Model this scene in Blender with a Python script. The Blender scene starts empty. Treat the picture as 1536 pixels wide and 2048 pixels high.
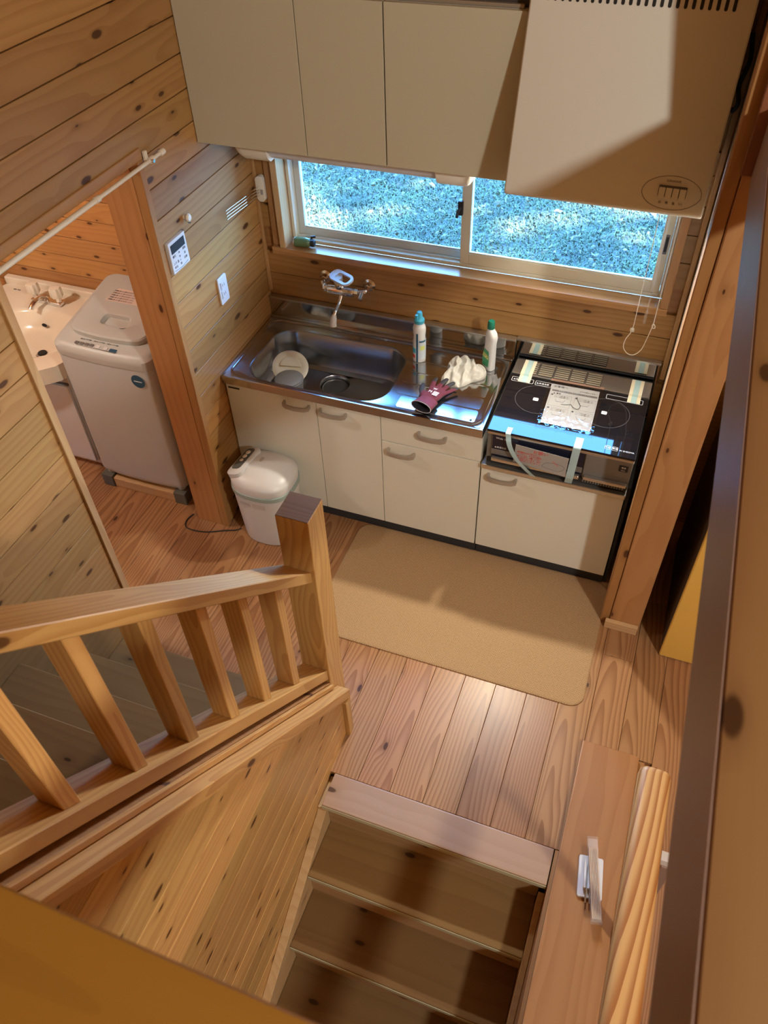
import bpy, bmesh, math, random
from mathutils import Vector, Matrix, noise
random.seed(7)
R = math.radians
sc = bpy.context.scene
COL = sc.collection

# ------------------------------------------------------------------ camera
def cam_matrix(loc, yaw, pitch, roll):
    f = Vector((math.sin(yaw)*math.cos(pitch), math.cos(yaw)*math.cos(pitch), math.sin(pitch)))
    r = f.cross(Vector((0, 0, 1))).normalized(); u = r.cross(f)
    c, s = math.cos(roll), math.sin(roll)
    r2 = c*r+s*u; u2 = -s*r+c*u
    m = Matrix((r2, u2, -f)).transposed().to_4x4()
    m.translation = Vector(loc)
    return m
cd = bpy.data.cameras.new('camera'); cam = bpy.data.objects.new('camera', cd); COL.objects.link(cam)
cam.matrix_world = cam_matrix((1.73067, -2.94419, 2.84861), -0.3861896, -0.8053725, -0.0417655)
cd.sensor_fit = 'VERTICAL'; cd.sensor_height = 32.0; cd.lens = 1574.265/2048*32.0
cd.clip_start = 0.02; cd.clip_end = 200
cd.dof.use_dof = True; cd.dof.focus_distance = 3.1; cd.dof.aperture_fstop = 6.0
sc.camera = cam

# ------------------------------------------------------------------ world, sun, lamps, exposure
wd = bpy.data.worlds.new('sky'); sc.world = wd; wd.use_nodes = True
nt = wd.node_tree; nt.nodes.clear()
wo = nt.nodes.new('ShaderNodeOutputWorld'); bg = nt.nodes.new('ShaderNodeBackground')
tc = nt.nodes.new('ShaderNodeTexCoord'); sx = nt.nodes.new('ShaderNodeSeparateXYZ')
rp = nt.nodes.new('ShaderNodeValToRGB')
rp.color_ramp.elements[0].position = 0.0; rp.color_ramp.elements[0].color = (0.22, 0.52, 1.0, 1)
rp.color_ramp.elements[1].position = 1.0; rp.color_ramp.elements[1].color = (0.08, 0.34, 1.0, 1)
nt.links.new(tc.outputs['Generated'], sx.inputs[0]); nt.links.new(sx.outputs['Z'], rp.inputs[0])
nt.links.new(rp.outputs[0], bg.inputs['Color']); nt.links.new(bg.outputs[0], wo.inputs[0])
bg.inputs['Strength'].default_value = 36.0

def lamp(name, kind, loc, power, color, size, rot=None):
    d = bpy.data.lights.new(name, kind); d.color = color; d.energy = power
    if kind == 'POINT': d.shadow_soft_size = size
    if kind == 'AREA': d.size = size
    if kind == 'SUN': d.angle = size
    o = bpy.data.objects.new(name, d); o.location = loc
    if rot: o.rotation_euler = rot
    COL.objects.link(o); return o
lamp('sun', 'SUN', (8, 4, 9), 95.0, (0.78, 0.9, 1.0), R(1.2), (0, R(42), 0))
WARM = (1.0, 0.91, 0.74)
hl = lamp('hood_lamp_light', 'SPOT', (1.33, -0.12, 1.705), 118, WARM, 0.03)      # the lamp under the range hood
hl.data.spot_size = R(152); hl.data.spot_blend = 1.0; hl.data.shadow_soft_size = 0.03; hl.rotation_euler = (R(-59), 0, 0)
lamp('living_lamp_light', 'POINT', (3.7, -3.3, 3.25), 290, (1.0, 0.98, 0.91), 0.10)
lamp('washroom_lamp_light', 'POINT', (-1.55, -1.40, 2.2), 54, (1.0, 0.99, 0.95), 0.06)
sc.view_settings.view_transform = 'Standard'
sc.view_settings.look = 'None'
sc.view_settings.exposure = 0.0
sc.view_settings.gamma = 1.0
sc.view_settings.use_curve_mapping = False
sc.cycles.max_bounces = 7; sc.cycles.diffuse_bounces = 4; sc.cycles.glossy_bounces = 4; sc.cycles.transmission_bounces = 4; sc.cycles.transparent_max_bounces = 8

# ------------------------------------------------------------------ materials
MATS = {}
def nodes(name):
    m = bpy.data.materials.new(name); m.use_nodes = True
    t = m.node_tree; b = t.nodes['Principled BSDF']
    return m, t, b
def plain(name, col, rough=0.5, metal=0.0, spec=0.5, alpha=1.0, noise_amt=0.0, noise_scale=30, bump=0.0, coat=0.0, trans=0.0, ior=1.45):
    if name in MATS: return MATS[name]
    m, t, b = nodes(name)
    b.inputs['Base Color'].default_value = (*col, 1); b.inputs['Roughness'].default_value = rough
    b.inputs['Metallic'].default_value = metal; b.inputs['Specular IOR Level'].default_value = spec
    b.inputs['Alpha'].default_value = alpha; b.inputs['Coat Weight'].default_value = coat
    b.inputs['Transmission Weight'].default_value = trans; b.inputs['IOR'].default_value = ior
    tcn = t.nodes.new('ShaderNodeTexCoord'); n = t.nodes.new('ShaderNodeTexNoise')
    n.inputs['Scale'].default_value = noise_scale; n.inputs['Detail'].default_value = 3
    t.links.new(tcn.outputs['Object'], n.inputs['Vector'])
    if noise_amt > 0:
        mx = t.nodes.new('ShaderNodeMix'); mx.data_type = 'RGBA'
        mx.inputs['A'].default_value = (*[c*(1-noise_amt) for c in col], 1)
        mx.inputs['B'].default_value = (*[min(1, c*(1+noise_amt)) for c in col], 1)
        t.links.new(n.outputs['Fac'], mx.inputs['Factor']); t.links.new(mx.outputs['Result'], b.inputs['Base Color'])
    if bump > 0:
        bp = t.nodes.new('ShaderNodeBump'); bp.inputs['Strength'].default_value = bump; bp.inputs['Distance'].default_value = 0.002
        t.links.new(n.outputs['Fac'], bp.inputs['Height']); t.links.new(bp.outputs[0], b.inputs['Normal'])
    MATS[name] = m; return m

def wood(name, light, dark, rings=16, ring_amt=0.55, knots=0.55, rough=0.42, var=0.16, knot_size=1.0, spec=0.4, wob=0.16, tilt=0.0, kf=1.0):
    if name in MATS: return MATS[name]
    m, t, b = nodes(name); N = t.nodes.new; L = t.links.new
    def math_(op, a, bb=None, c=None, clamp=False):
        n = N('ShaderNodeMath'); n.operation = op; n.use_clamp = clamp
        for i, v in enumerate((a, bb, c)):
            if v is None: continue
            if isinstance(v, (int, float)): n.inputs[i].default_value = v
            else: L(v, n.inputs[i])
        return n.outputs[0]
    def noise_(vec, scale, detail=2, rough_=0.5):
        n = N('ShaderNodeTexNoise'); n.inputs['Scale'].default_value = scale; n.inputs['Detail'].default_value = detail
        n.inputs['Roughness'].default_value = rough_; L(vec, n.inputs['Vector']); return n.outputs['Fac']
    def mapv(vec, s):
        n = N('ShaderNodeMapping'); n.inputs['Scale'].default_value = s; L(vec, n.inputs['Vector']); return n.outputs[0]
    def comb(x, y, z):
        n = N('ShaderNodeCombineXYZ')
        for i, v in enumerate((x, y, z)):
            if isinstance(v, (int, float)): n.inputs[i].default_value = v
            else: L(v, n.inputs[i])
        return n.outputs[0]
    tcn = N('ShaderNodeTexCoord'); oi = N('ShaderNodeObjectInfo'); rnd = oi.outputs['Random']
    off = comb(math_('MULTIPLY', rnd, 37.0), math_('MULTIPLY', rnd, 9.1), math_('MULTIPLY', rnd, 5.3))
    va = N('ShaderNodeVectorMath'); va.operation = 'ADD'; L(tcn.outputs['Object'], va.inputs[0]); L(off, va.inputs[1])
    P = va.outputs[0]
    sp = N('ShaderNodeSeparateXYZ'); L(P, sp.inputs[0]); px = sp.outputs[0]
    so = N('ShaderNodeSeparateXYZ'); L(tcn.outputs['Object'], so.inputs[0])
    # knots in the plane of the face
    u = math_('ADD', sp.outputs[1], sp.outputs[2])
    kv = comb(math_('MULTIPLY', px, 3.2*kf), math_('MULTIPLY', u, 7.5*kf), 0.0)
    vo = N('ShaderNodeTexVoronoi'); vo.voronoi_dimensions = '2D'; vo.inputs['Scale'].default_value = 1.0
    vo.inputs['Randomness'].default_value = 1.0; L(kv, vo.inputs['Vector'])
    dist = vo.outputs['Distance']; sc_ = N('ShaderNodeSeparateColor'); L(vo.outputs['Color'], sc_.inputs[0])
    has = math_('LESS_THAN', sc_.outputs[0], knots)
    rad = math_('MULTIPLY_ADD', sc_.outputs[1], 0.062*knot_size, 0.022*knot_size)
    km = N('ShaderNodeMapRange'); km.interpolation_type = 'SMOOTHSTEP'
    L(dist, km.inputs['Value']); L(math_('MULTIPLY', rad, 0.75), km.inputs['From Min']); L(math_('MULTIPLY', rad, 1.25), km.inputs['From Max'])
    km.inputs['To Min'].default_value = 1.0; km.inputs['To Max'].default_value = 0.0
    knot = math_('MULTIPLY', km.outputs[0], has)
    halo = N('ShaderNodeMapRange'); halo.interpolation_type = 'SMOOTHSTEP'
    L(dist, halo.inputs['Value']); halo.inputs['From Min'].default_value = 0.0; halo.inputs['From Max'].default_value = 0.32
    halo.inputs['To Min'].default_value = 1.0; halo.inputs['To Max'].default_value = 0.0
    hal = math_('MULTIPLY', halo.outputs[0], has)
    # growth rings
    n1 = noise_(mapv(P, (0.9, 4.0, 4.0)), 1.5, 2)
    wobv = math_('MULTIPLY', math_('SUBTRACT', n1, 0.5), wob)
    ry = math_('ADD', math_('ADD', so.outputs[1], math_('MULTIPLY', math_('SUBTRACT', rnd, 0.5), 0.11)), wobv)
    ry = math_('ADD', ry, math_('MULTIPLY', hal, 0.018))
    n2 = noise_(mapv(P, (0.7, 1.0, 1.0)), 1.0, 1)
    rz = math_('ADD', math_('ADD', so.outputs[2], 0.035), math_('MULTIPLY', math_('SUBTRACT', n2, 0.5), 0.12))
    if tilt: rz = math_('ADD', rz, math_('MULTIPLY', so.outputs[0], tilt))
    wv = N('ShaderNodeTexWave'); wv.wave_type = 'RINGS'; wv.rings_direction = 'X'; wv.wave_profile = 'SAW'
    wv.inputs['Scale'].default_value = rings; wv.inputs['Distortion'].default_value = 0.8
    wv.inputs['Detail'].default_value = 2.0; wv.inputs['Detail Scale'].default_value = 1.2
    L(comb(math_('MULTIPLY', px, 0.05), ry, rz), wv.inputs['Vector'])
    rr = N('ShaderNodeMapRange'); rr.interpolation_type = 'SMOOTHSTEP'; L(wv.outputs['Fac'], rr.inputs['Value'])
    rr.inputs['From Min'].default_value = 0.25; rr.inputs['From Max'].default_value = 0.95
    fib = noise_(mapv(P, (2.5, 160.0, 160.0)), 1.0, 3, 0.6)
    ringf = math_('MULTIPLY', rr.outputs[0], ring_amt)
    ringf = math_('ADD', ringf, math_('MULTIPLY', math_('SUBTRACT', fib, 0.5), 0.35), clamp=True)
    mx = N('ShaderNodeMix'); mx.data_type = 'RGBA'; mx.inputs['A'].default_value = (*light, 1); mx.inputs['B'].default_value = (*dark, 1)
    L(ringf, mx.inputs['Factor'])
    # darker halo around knots
    mh = N('ShaderNodeMix'); mh.data_type = 'RGBA'; mh.inputs['B'].default_value = (*[c*0.62 for c in dark], 1)
    L(math_('MULTIPLY', math_('POWER', hal, 3.0), 0.55), mh.inputs['Factor']); L(mx.outputs['Result'], mh.inputs['A'])
    mk = N('ShaderNodeMix'); mk.data_type = 'RGBA'; mk.inputs['B'].default_value = (dark[0]*0.20, dark[1]*0.15, dark[2]*0.14, 1)
    L(math_('MULTIPLY', knot, 0.9), mk.inputs['Factor']); L(mh.outputs['Result'], mk.inputs['A'])
    hv = N('ShaderNodeHueSaturation'); L(mk.outputs['Result'], hv.inputs['Color'])
    r2 = math_('FRACT', math_('MULTIPLY', rnd, 17.31))
    L(math_('MULTIPLY_ADD', rnd, 2*var, 1-var), hv.inputs['Value']); L(math_('MULTIPLY_ADD', r2, 0.008, 0.496), hv.inputs['Hue'])
    L(hv.outputs[0], b.inputs['Base Color'])
    b.inputs['Roughness'].default_value = rough; b.inputs['Specular IOR Level'].default_value = spec
    MATS[name] = m; return m

W_WALL = wood('pine_wall_boards', (0.385, 0.208, 0.069), (0.26, 0.112, 0.03), rings=13, ring_amt=0.42, knots=0.6, knot_size=1.2, kf=1.25)
W_WASH = wood('pine_washroom_boards', (0.5, 0.25, 0.085), (0.38, 0.16, 0.045), rings=13, ring_amt=0.4, knots=0.7, knot_size=1.1, kf=1.5)
W_FLOOR = wood('red_pine_floor', (0.38, 0.2, 0.092), (0.21, 0.086, 0.034), rings=24, ring_amt=0.7, knots=0.14, rough=0.33, var=0.13, knot_size=0.8, wob=0.10, tilt=0.045)
W_BEAM = wood('aged_pine_timber', (0.37, 0.18, 0.064), (0.27, 0.11, 0.033), rings=10, ring_amt=0.4, knots=0.22)
W_RAIL = wood('pale_pine_rail', (0.53, 0.295, 0.095), (0.37, 0.163, 0.041), rings=22, ring_amt=0.6, knots=0.16)
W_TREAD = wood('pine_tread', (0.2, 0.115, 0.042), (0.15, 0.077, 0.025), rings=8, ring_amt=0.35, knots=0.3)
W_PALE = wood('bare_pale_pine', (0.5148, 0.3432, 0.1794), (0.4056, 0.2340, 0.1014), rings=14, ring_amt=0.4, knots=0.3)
W_CLEAR = wood('clear_pine_handrail', (0.4992, 0.2925, 0.1014), (0.2808, 0.1092, 0.0273), rings=20, ring_amt=0.95, knots=0.0, wob=0.05, tilt=0.09)
W_SILL = wood('varnished_sill', (0.4212, 0.2184, 0.0897), (0.3120, 0.1404, 0.0507), rings=12, ring_amt=0.5, knots=0.05, rough=0.22)
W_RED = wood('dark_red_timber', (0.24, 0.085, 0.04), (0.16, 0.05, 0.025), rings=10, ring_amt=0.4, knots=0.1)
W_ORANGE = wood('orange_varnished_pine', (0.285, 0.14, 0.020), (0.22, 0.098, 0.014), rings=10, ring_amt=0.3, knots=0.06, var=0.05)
W_CASE = wood('pine_casing', (0.4212, 0.2418, 0.1014), (0.3120, 0.1482, 0.0546), rings=14, ring_amt=0.45, knots=0.08)

M_DOOR = plain('cream_laminate', (0.74, 0.745, 0.655), 0.42, noise_amt=0.02, noise_scale=6)
M_UDOOR = plain('beige_laminate', (0.50, 0.475, 0.355), 0.45, noise_amt=0.02, noise_scale=6)
M_CARC = plain('grey_carcass', (0.34, 0.32, 0.28), 0.6, noise_amt=0.03)
M_DARK = plain('black_plastic', (0.015, 0.016, 0.018), 0.5, noise_amt=0.1)
M_KICK = plain('dark_kick_board', (0.03, 0.034, 0.04), 0.5, noise_amt=0.05)
M_HANDLE = plain('satin_handle', (0.46, 0.43, 0.38), 0.42, metal=0.5, noise_amt=0.03)
M_STEEL = plain('stainless_deck', (0.50, 0.50, 0.50), 0.15, metal=1.0, noise_amt=0.03, noise_scale=60)
M_BOWL = plain('stainless_bowl', (0.34, 0.34, 0.345), 0.27, metal=1.0, noise_amt=0.04, noise_scale=40)
M_CHROME = plain('chrome', (0.82, 0.82, 0.83), 0.06, metal=1.0, noise_amt=0.01)
M_WHITE = plain('white_plastic', (0.66, 0.66, 0.645), 0.35, noise_amt=0.01)
M_OFF = plain('offwhite_plastic', (0.74, 0.69, 0.58), 0.4, noise_amt=0.015)
M_CERAM = plain('cream_ceramic', (0.80, 0.73, 0.58), 0.12, noise_amt=0.01)
M_HOOD = plain('painted_hood', (0.64, 0.625, 0.545), 0.40, noise_amt=0.015)
M_WASHER = plain('grey_washer_steel', (0.53, 0.56, 0.55), 0.38, noise_amt=0.01)
M_WTOP = plain('washer_top_plastic', (0.49, 0.50, 0.465), 0.4, noise_amt=0.01)
M_WFRAME = plain('cream_aluminium', (0.70, 0.66, 0.51), 0.4, noise_amt=0.01)
M_WINSHADE = plain('shaded_aluminium_sash', (0.60, 0.60, 0.55), 0.4, noise_amt=0.01)  # outer sash: shade put into a greyer copy of the cream
M_GLASSTOP = plain('black_ceramic_glass', (0.008, 0.008, 0.011), 0.035, spec=0.5, noise_amt=0.02, ior=1.5)
M_GREY = plain('grey_panel', (0.20, 0.195, 0.185), 0.38, metal=0.3, noise_amt=0.02)
M_SILVER = plain('silver_trim', (0.55, 0.54, 0.52), 0.25, metal=0.9, noise_amt=0.02)
M_NAVY = plain('navy_glass', (0.012, 0.014, 0.03), 0.08, noise_amt=0.05)
M_PAPER = plain('white_paper', (0.36, 0.357, 0.35), 0.7, noise_amt=0.02)
M_INK = plain('black_ink', (0.04, 0.04, 0.05), 0.7, noise_amt=0.02)
M_INKG = plain('grey_ink', (0.11, 0.105, 0.11), 0.7, noise_amt=0.02)
M_RED = plain('red_ink', (0.62, 0.07, 0.05), 0.7, noise_amt=0.02)
M_WINK = plain('white_ink', (0.75, 0.76, 0.78), 0.5, noise_amt=0.02)
M_TAPE = plain('pale_blue_tape', (0.42, 0.60, 0.60), 0.35, noise_amt=0.04)
M_TAPE2 = plain('cream_tape_edge', (0.78, 0.70, 0.52), 0.5, noise_amt=0.03)
M_CLOTH = plain('white_cloth', (0.46, 0.44, 0.39), 0.9, noise_amt=0.08, noise_scale=80, bump=0.6)
M_GLOVE = plain('maroon_knit', (0.105, 0.016, 0.032), 0.85, noise_amt=0.12, noise_scale=300, bump=0.4)
M_GLOVED = plain('black_rubber', (0.022, 0.022, 0.03), 0.65, noise_amt=0.1)
M_TEAL = plain('sky_blue_cap', (0.06, 0.40, 0.58), 0.3, noise_amt=0.02)
M_GREEN = plain('dark_green_cap', (0.01, 0.16, 0.10), 0.3, noise_amt=0.02)
M_LABELG = plain('green_label', (0.05, 0.30, 0.14), 0.4, noise_amt=0.05)
M_LABELB = plain('pale_label', (0.50, 0.56, 0.62), 0.4, noise_amt=0.1, noise_scale=60)
M_CAN = plain('green_bottle', (0.10, 0.17, 0.08), 0.25, noise_amt=0.05)
M_TRASH = plain('pale_grey_plastic', (0.60, 0.60, 0.60), 0.35, noise_amt=0.01)
M_TRASHT = plain('grey_teal_rim', (0.30, 0.38, 0.36), 0.4, noise_amt=0.02)
M_TRASHP = plain('dark_grey_panel', (0.10, 0.105, 0.095), 0.4, noise_amt=0.02)
M_RUBBER = plain('grey_green_rubber', (0.11, 0.11, 0.09), 0.7, noise_amt=0.05)
M_BLUE = plain('navy_sticker', (0.02, 0.085, 0.15), 0.4, noise_amt=0.02)
M_YEL = plain('yellow_paint', (0.74, 0.47, 0.10), 0.4, noise_amt=0.02)
M_SHADESIDE = plain('shaded_cabinet_side', (0.07, 0.045, 0.03), 0.45, noise_amt=0.05)  # shade on the yellow cabinet's side, painted as dark brown
M_CLEAR = plain('clear_plastic', (0.85, 0.82, 0.76), 0.08, alpha=0.11, noise_amt=0.01)
M_CORD = plain('cream_cord', (0.80, 0.72, 0.58), 0.6, noise_amt=0.02)
M_CABLE = plain('black_cable', (0.02, 0.02, 0.02), 0.5, noise_amt=0.02)
M_PLASTER = plain('white_board_edge', (0.80, 0.74, 0.64), 0.7, noise_amt=0.03)
M_BROWNP = plain('plum_brown_wood', (0.28, 0.19, 0.155), 0.45, noise_amt=0.1, noise_scale=9)
M_CAVITY = plain('cavity_black', (0.006, 0.006, 0.006), 0.6, noise_amt=0.02)

def mat_woven():
    m, t, b = nodes('woven_rush_mat'); N = t.nodes.new; L = t.links.new
    tcn = N('ShaderNodeTexCoord'); mp = N('ShaderNodeMapping'); L(tcn.outputs['Object'], mp.inputs[0])
    mp.inputs['Rotation'].default_value = (0, 0, R(45))
    w1 = N('ShaderNodeTexWave'); w1.bands_direction = 'X'; w1.inputs['Scale'].default_value = 42; w1.inputs['Distortion'].default_value = 1.5; w1.inputs['Detail Scale'].default_value = 3
    w2 = N('ShaderNodeTexWave'); w2.bands_direction = 'Y'; w2.inputs['Scale'].default_value = 42; w2.inputs['Distortion'].default_value = 1.5; w2.inputs['Detail Scale'].default_value = 3
    L(mp.outputs[0], w1.inputs[0]); L(mp.outputs[0], w2.inputs[0])
    mu = N('ShaderNodeMath'); mu.operation = 'MULTIPLY'; L(w1.outputs['Fac'], mu.inputs[0]); L(w2.outputs['Fac'], mu.inputs[1])
    n = N('ShaderNodeTexNoise'); n.inputs['Scale'].default_value = 170; n.inputs['Detail'].default_value = 2; L(tcn.outputs['Object'], n.inputs['Vector'])
    ad = N('ShaderNodeMath'); ad.operation = 'MULTIPLY_ADD'; L(n.outputs['Fac'], ad.inputs[0]); ad.inputs[1].default_value = 0.9; L(mu.outputs[0], ad.inputs[2])
    rm = N('ShaderNodeValToRGB'); rm.color_ramp.elements[0].position = 0.2; rm.color_ramp.elements[0].color = (0.27, 0.165, 0.078, 1)
    rm.color_ramp.elements[1].position = 1.1; rm.color_ramp.elements[1].color = (0.47, 0.315, 0.165, 1)
    L(ad.outputs[0], rm.inputs[0]); L(rm.outputs[0], b.inputs['Base Color']); b.inputs['Roughness'].default_value = 0.75
    bp = N('ShaderNodeBump'); bp.inputs['Strength'].default_value = 0.5; bp.inputs['Distance'].default_value = 0.002
    L(ad.outputs[0], bp.inputs['Height']); L(bp.outputs[0], b.inputs['Normal'])
    return m
M_MAT = mat_woven()
def mat_pane():
    m = bpy.data.materials.new('window_glass'); m.use_nodes = True; t = m.node_tree; t.nodes.clear()
    o = t.nodes.new('ShaderNodeOutputMaterial'); mx = t.nodes.new('ShaderNodeMixShader'); fr = t.nodes.new('ShaderNodeFresnel')
    tr = t.nodes.new('ShaderNodeBsdfTransparent'); gl = t.nodes.new('ShaderNodeBsdfGlossy'); gl.inputs['Roughness'].default_value = 0.0
    tr.inputs[0].default_value = (0.93, 0.97, 0.97, 1); fr.inputs['IOR'].default_value = 1.3
    t.links.new(fr.outputs[0], mx.inputs[0]); t.links.new(tr.outputs[0], mx.inputs[1]); t.links.new(gl.outputs[0], mx.inputs[2]); t.links.new(mx.outputs[0], o.inputs[0])
    return m
M_PANE = mat_pane()
def mat_bag():
    m = bpy.data.materials.new('clear_bag'); m.use_nodes = True; t = m.node_tree; t.nodes.clear()
    o = t.nodes.new('ShaderNodeOutputMaterial'); mx = t.nodes.new('ShaderNodeMixShader'); mx.inputs[0].default_value = 0.13
    tr = t.nodes.new('ShaderNodeBsdfTransparent'); gl = t.nodes.new('ShaderNodeBsdfGlossy'); gl.inputs['Roughness'].default_value = 0.06
    tc_ = t.nodes.new('ShaderNodeTexCoord'); n = t.nodes.new('ShaderNodeTexNoise'); n.inputs['Scale'].default_value = 60; bp = t.nodes.new('ShaderNodeBump'); bp.inputs['Strength'].default_value = 0.5; bp.inputs['Distance'].default_value = 0.003
    t.links.new(tc_.outputs['Object'], n.inputs['Vector']); t.links.new(n.outputs['Fac'], bp.inputs['Height']); t.links.new(bp.outputs[0], gl.inputs['Normal'])
    t.links.new(tr.outputs[0], mx.inputs[1]); t.links.new(gl.outputs[0], mx.inputs[2]); t.links.new(mx.outputs[0], o.inputs[0])
    return m
M_BAG = mat_bag()
def mat_grass(name, c0, c1, scale):
    m, t, b = nodes(name); N = t.nodes.new; L = t.links.new
    tcn = N('ShaderNodeTexCoord'); n = N('ShaderNodeTexNoise'); n.inputs['Scale'].default_value = scale; n.inputs['Detail'].default_value = 4
    L(tcn.outputs['Object'], n.inputs['Vector']); rm = N('ShaderNodeValToRGB')
    rm.color_ramp.elements[0].position = 0.35; rm.color_ramp.elements[0].color = (*c0, 1)
    rm.color_ramp.elements[1].position = 0.65; rm.color_ramp.elements[1].color = (*c1, 1)
    L(n.outputs['Fac'], rm.inputs[0]); L(rm.outputs[0], b.inputs['Base Color']); b.inputs['Roughness'].default_value = 0.7
    return m
M_SOIL = mat_grass('lawn_soil', (0.025, 0.022, 0.010), (0.045, 0.036, 0.018), 7)
M_BLADE = mat_grass('grass_blades', (0.036, 0.045, 0.014), (0.085, 0.092, 0.028), 2.2)
M_LITTER = mat_grass('dry_leaves', (0.10, 0.075, 0.04), (0.17, 0.12, 0.06), 4)
M_LEAF = mat_grass('tree_leaves', (0.03, 0.07, 0.02), (0.06, 0.12, 0.03), 2)

# ------------------------------------------------------------------ helpers
def link(o, parent=None):
    COL.objects.link(o)
    if parent is not None:
        o.parent = parent; o.matrix_parent_inverse = parent_world(parent).inverted()
    return o
WORLD = {}
def parent_world(p): return WORLD.get(p.name, Matrix.Identity(4))
def setw(o, m):
    """world matrix of a new object"""
    WORLD[o.name] = m.copy(); o.matrix_basis = m
def tag(o, label=None, cat=None, group=None, kind=None):
    if label: o['label'] = label
    if cat: o['category'] = cat
    if group: o['group'] = group
    if kind: o['kind'] = kind
    return o
def thing(name, label, cat, loc=(0, 0, 0), group=None):
    o = bpy.data.objects.new(name, None); o.empty_display_size = 0.05
    setw(o, Matrix.Translation(Vector(loc))); link(o); tag(o, label, cat, group); return o
def structure(name, loc=(0, 0, 0), label=None):
    o = bpy.data.objects.new(name, None); o.empty_display_size = 0.05
    setw(o, Matrix.Translation(Vector(loc))); link(o); tag(o, label, None, None, 'structure'); return o
def obj(name, bm, mat, parent=None, M=None, smooth=False, label=None):
    bmesh.ops.recalc_face_normals(bm, faces=bm.faces)
    me = bpy.data.meshes.new(name); bm.to_mesh(me); bm.free()
    for x in (mat if isinstance(mat, (list, tuple)) else [mat]): me.materials.append(x)
    if smooth:
        for p in me.polygons: p.use_smooth = True
        if smooth != 'all': me.set_sharp_from_angle(angle=R(38))
    o = bpy.data.objects.new(name, me); setw(o, M or Matrix.Identity(4)); link(o, parent)
    if label: o['label'] = label
    return o
def bevel_all(bm, w, seg=1):
    if w > 0:
        bmesh.ops.bevel(bm, geom=list(bm.edges), offset=w, segments=seg, profile=0.7, affect='EDGES', clamp_overlap=True)
AX = {'x': Matrix.Identity(3), 'y': Matrix(((0, -1, 0), (1, 0, 0), (0, 0, 1))), 'z': Matrix(((0, 0, -1), (0, 1, 0), (1, 0, 0)))}
def box(name, x0, x1, y0, y1, z0, z1, mat, parent=None, bev=0.002, seg=1, grain='x', smooth=False, label=None):
    x0, x1 = sorted((x0, x1)); y0, y1 = sorted((y0, y1)); z0, z1 = sorted((z0, z1))
    d = (x1-x0, y1-y0, z1-z0)
    ld = {'x': d, 'y': (d[1], d[0], d[2]), 'z': (d[2], d[1], d[0])}[grain]
    bm = bmesh.new(); bmesh.ops.create_cube(bm, size=1.0)
    bmesh.ops.scale(bm, vec=ld, verts=bm.verts)
    bevel_all(bm, min(bev, min(ld)*0.4), seg)
    M = AX[grain].to_4x4(); M.translation = Vector(((x0+x1)/2, (y0+y1)/2, (z0+z1)/2))
    return obj(name, bm, mat, parent, M, smooth, label)
def frame(o, ex, ey):
    ex = Vector(ex).normalized(); ey = Vector(ey); ez = ex.cross(ey).normalized(); ey = ez.cross(ex)
    M = Matrix((ex, ey, ez)).transposed().to_4x4(); M.translation = Vector(o); return M
def bar(name, A, B, w, h, mat, parent=None, up=(0, 0, 1), bev=0.002, seg=1, smooth=False):
    """a bar from A to B (axis), w across, h along 'up'"""
    A = Vector(A); B = Vector(B); L = (B-A).length
    ex = (B-A).normalized(); ey = Vector(up).cross(ex).normalized()
    bm = bmesh.new(); bmesh.ops.create_cube(bm, size=1.0); bmesh.ops.scale(bm, vec=(L, w, h), verts=bm.verts)
    bevel_all(bm, bev, seg)
    return obj(name, bm, mat, parent, frame((A+B)/2, ex, ey), smooth)
def prism(name, pts, t, mat, parent=None, M=None, bev=0.0, smooth=False, seg=1):
    """polygon pts in local XY, thickness t along local +Z; origin moved to the centroid"""
    cx = sum(p[0] for p in pts)/len(pts); cy = sum(p[1] for p in pts)/len(pts)
    bm = bmesh.new(); vs = [bm.verts.new((p[0]-cx, p[1]-cy, 0)) for p in pts]
    f = bm.faces.new(vs); r = bmesh.ops.extrude_face_region(bm, geom=[f])
    bmesh.ops.translate(bm, vec=(0, 0, t), verts=[v for v in r['geom'] if isinstance(v, bmesh.types.BMVert)])
    if bev: bevel_all(bm, bev, seg)
    M = (M or Matrix.Identity(4)) @ Matrix.Translation((cx, cy, 0))
    return obj(name, bm, mat, parent, M, smooth)
def tube_bm(bm, pts, r, n=10, cap=True, radii=None):
    pts = [Vector(p) for p in pts]; rings = []
    up = Vector((0.13, 0.27, 0.95))
    for i, p in enumerate(pts):
        d = (pts[min(i+1, len(pts)-1)]-pts[max(i-1, 0)]).normalized()
        s = d.cross(up)
        if s.length < 0.05: s = d.cross(Vector((1, 0, 0)))
        s.normalize(); u = s.cross(d); up = u
        rr = radii[i] if radii else r
        rings.append([bm.verts.new(p+rr*(math.cos(2*math.pi*k/n)*s+math.sin(2*math.pi*k/n)*u)) for k in range(n)])
    for a, b in zip(rings, rings[1:]):
        for k in range(n): bm.faces.new((a[k], a[(k+1) % n], b[(k+1) % n], b[k]))
    if cap: bm.faces.new(rings[0][::-1]); bm.faces.new(rings[-1])
def smooth_path(pts, n=6):
    pts = [Vector(p) for p in pts]; out = []
    for i in range(len(pts)-1):
        p0, p1, p2, p3 = pts[max(i-1, 0)], pts[i], pts[i+1], pts[min(i+2, len(pts)-1)]
        for k in range(n):
            t = k/n; out.append(0.5*((2*p1)+(p2-p0)*t+(2*p0-5*p1+4*p2-p3)*t*t+(3*p1-p0-3*p2+p3)*t**3))
    out.append(pts[-1]); return out
def centre(pts):
    return Vector([sum(p[i] for p in pts)/len(pts) for i in range(3)])
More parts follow.
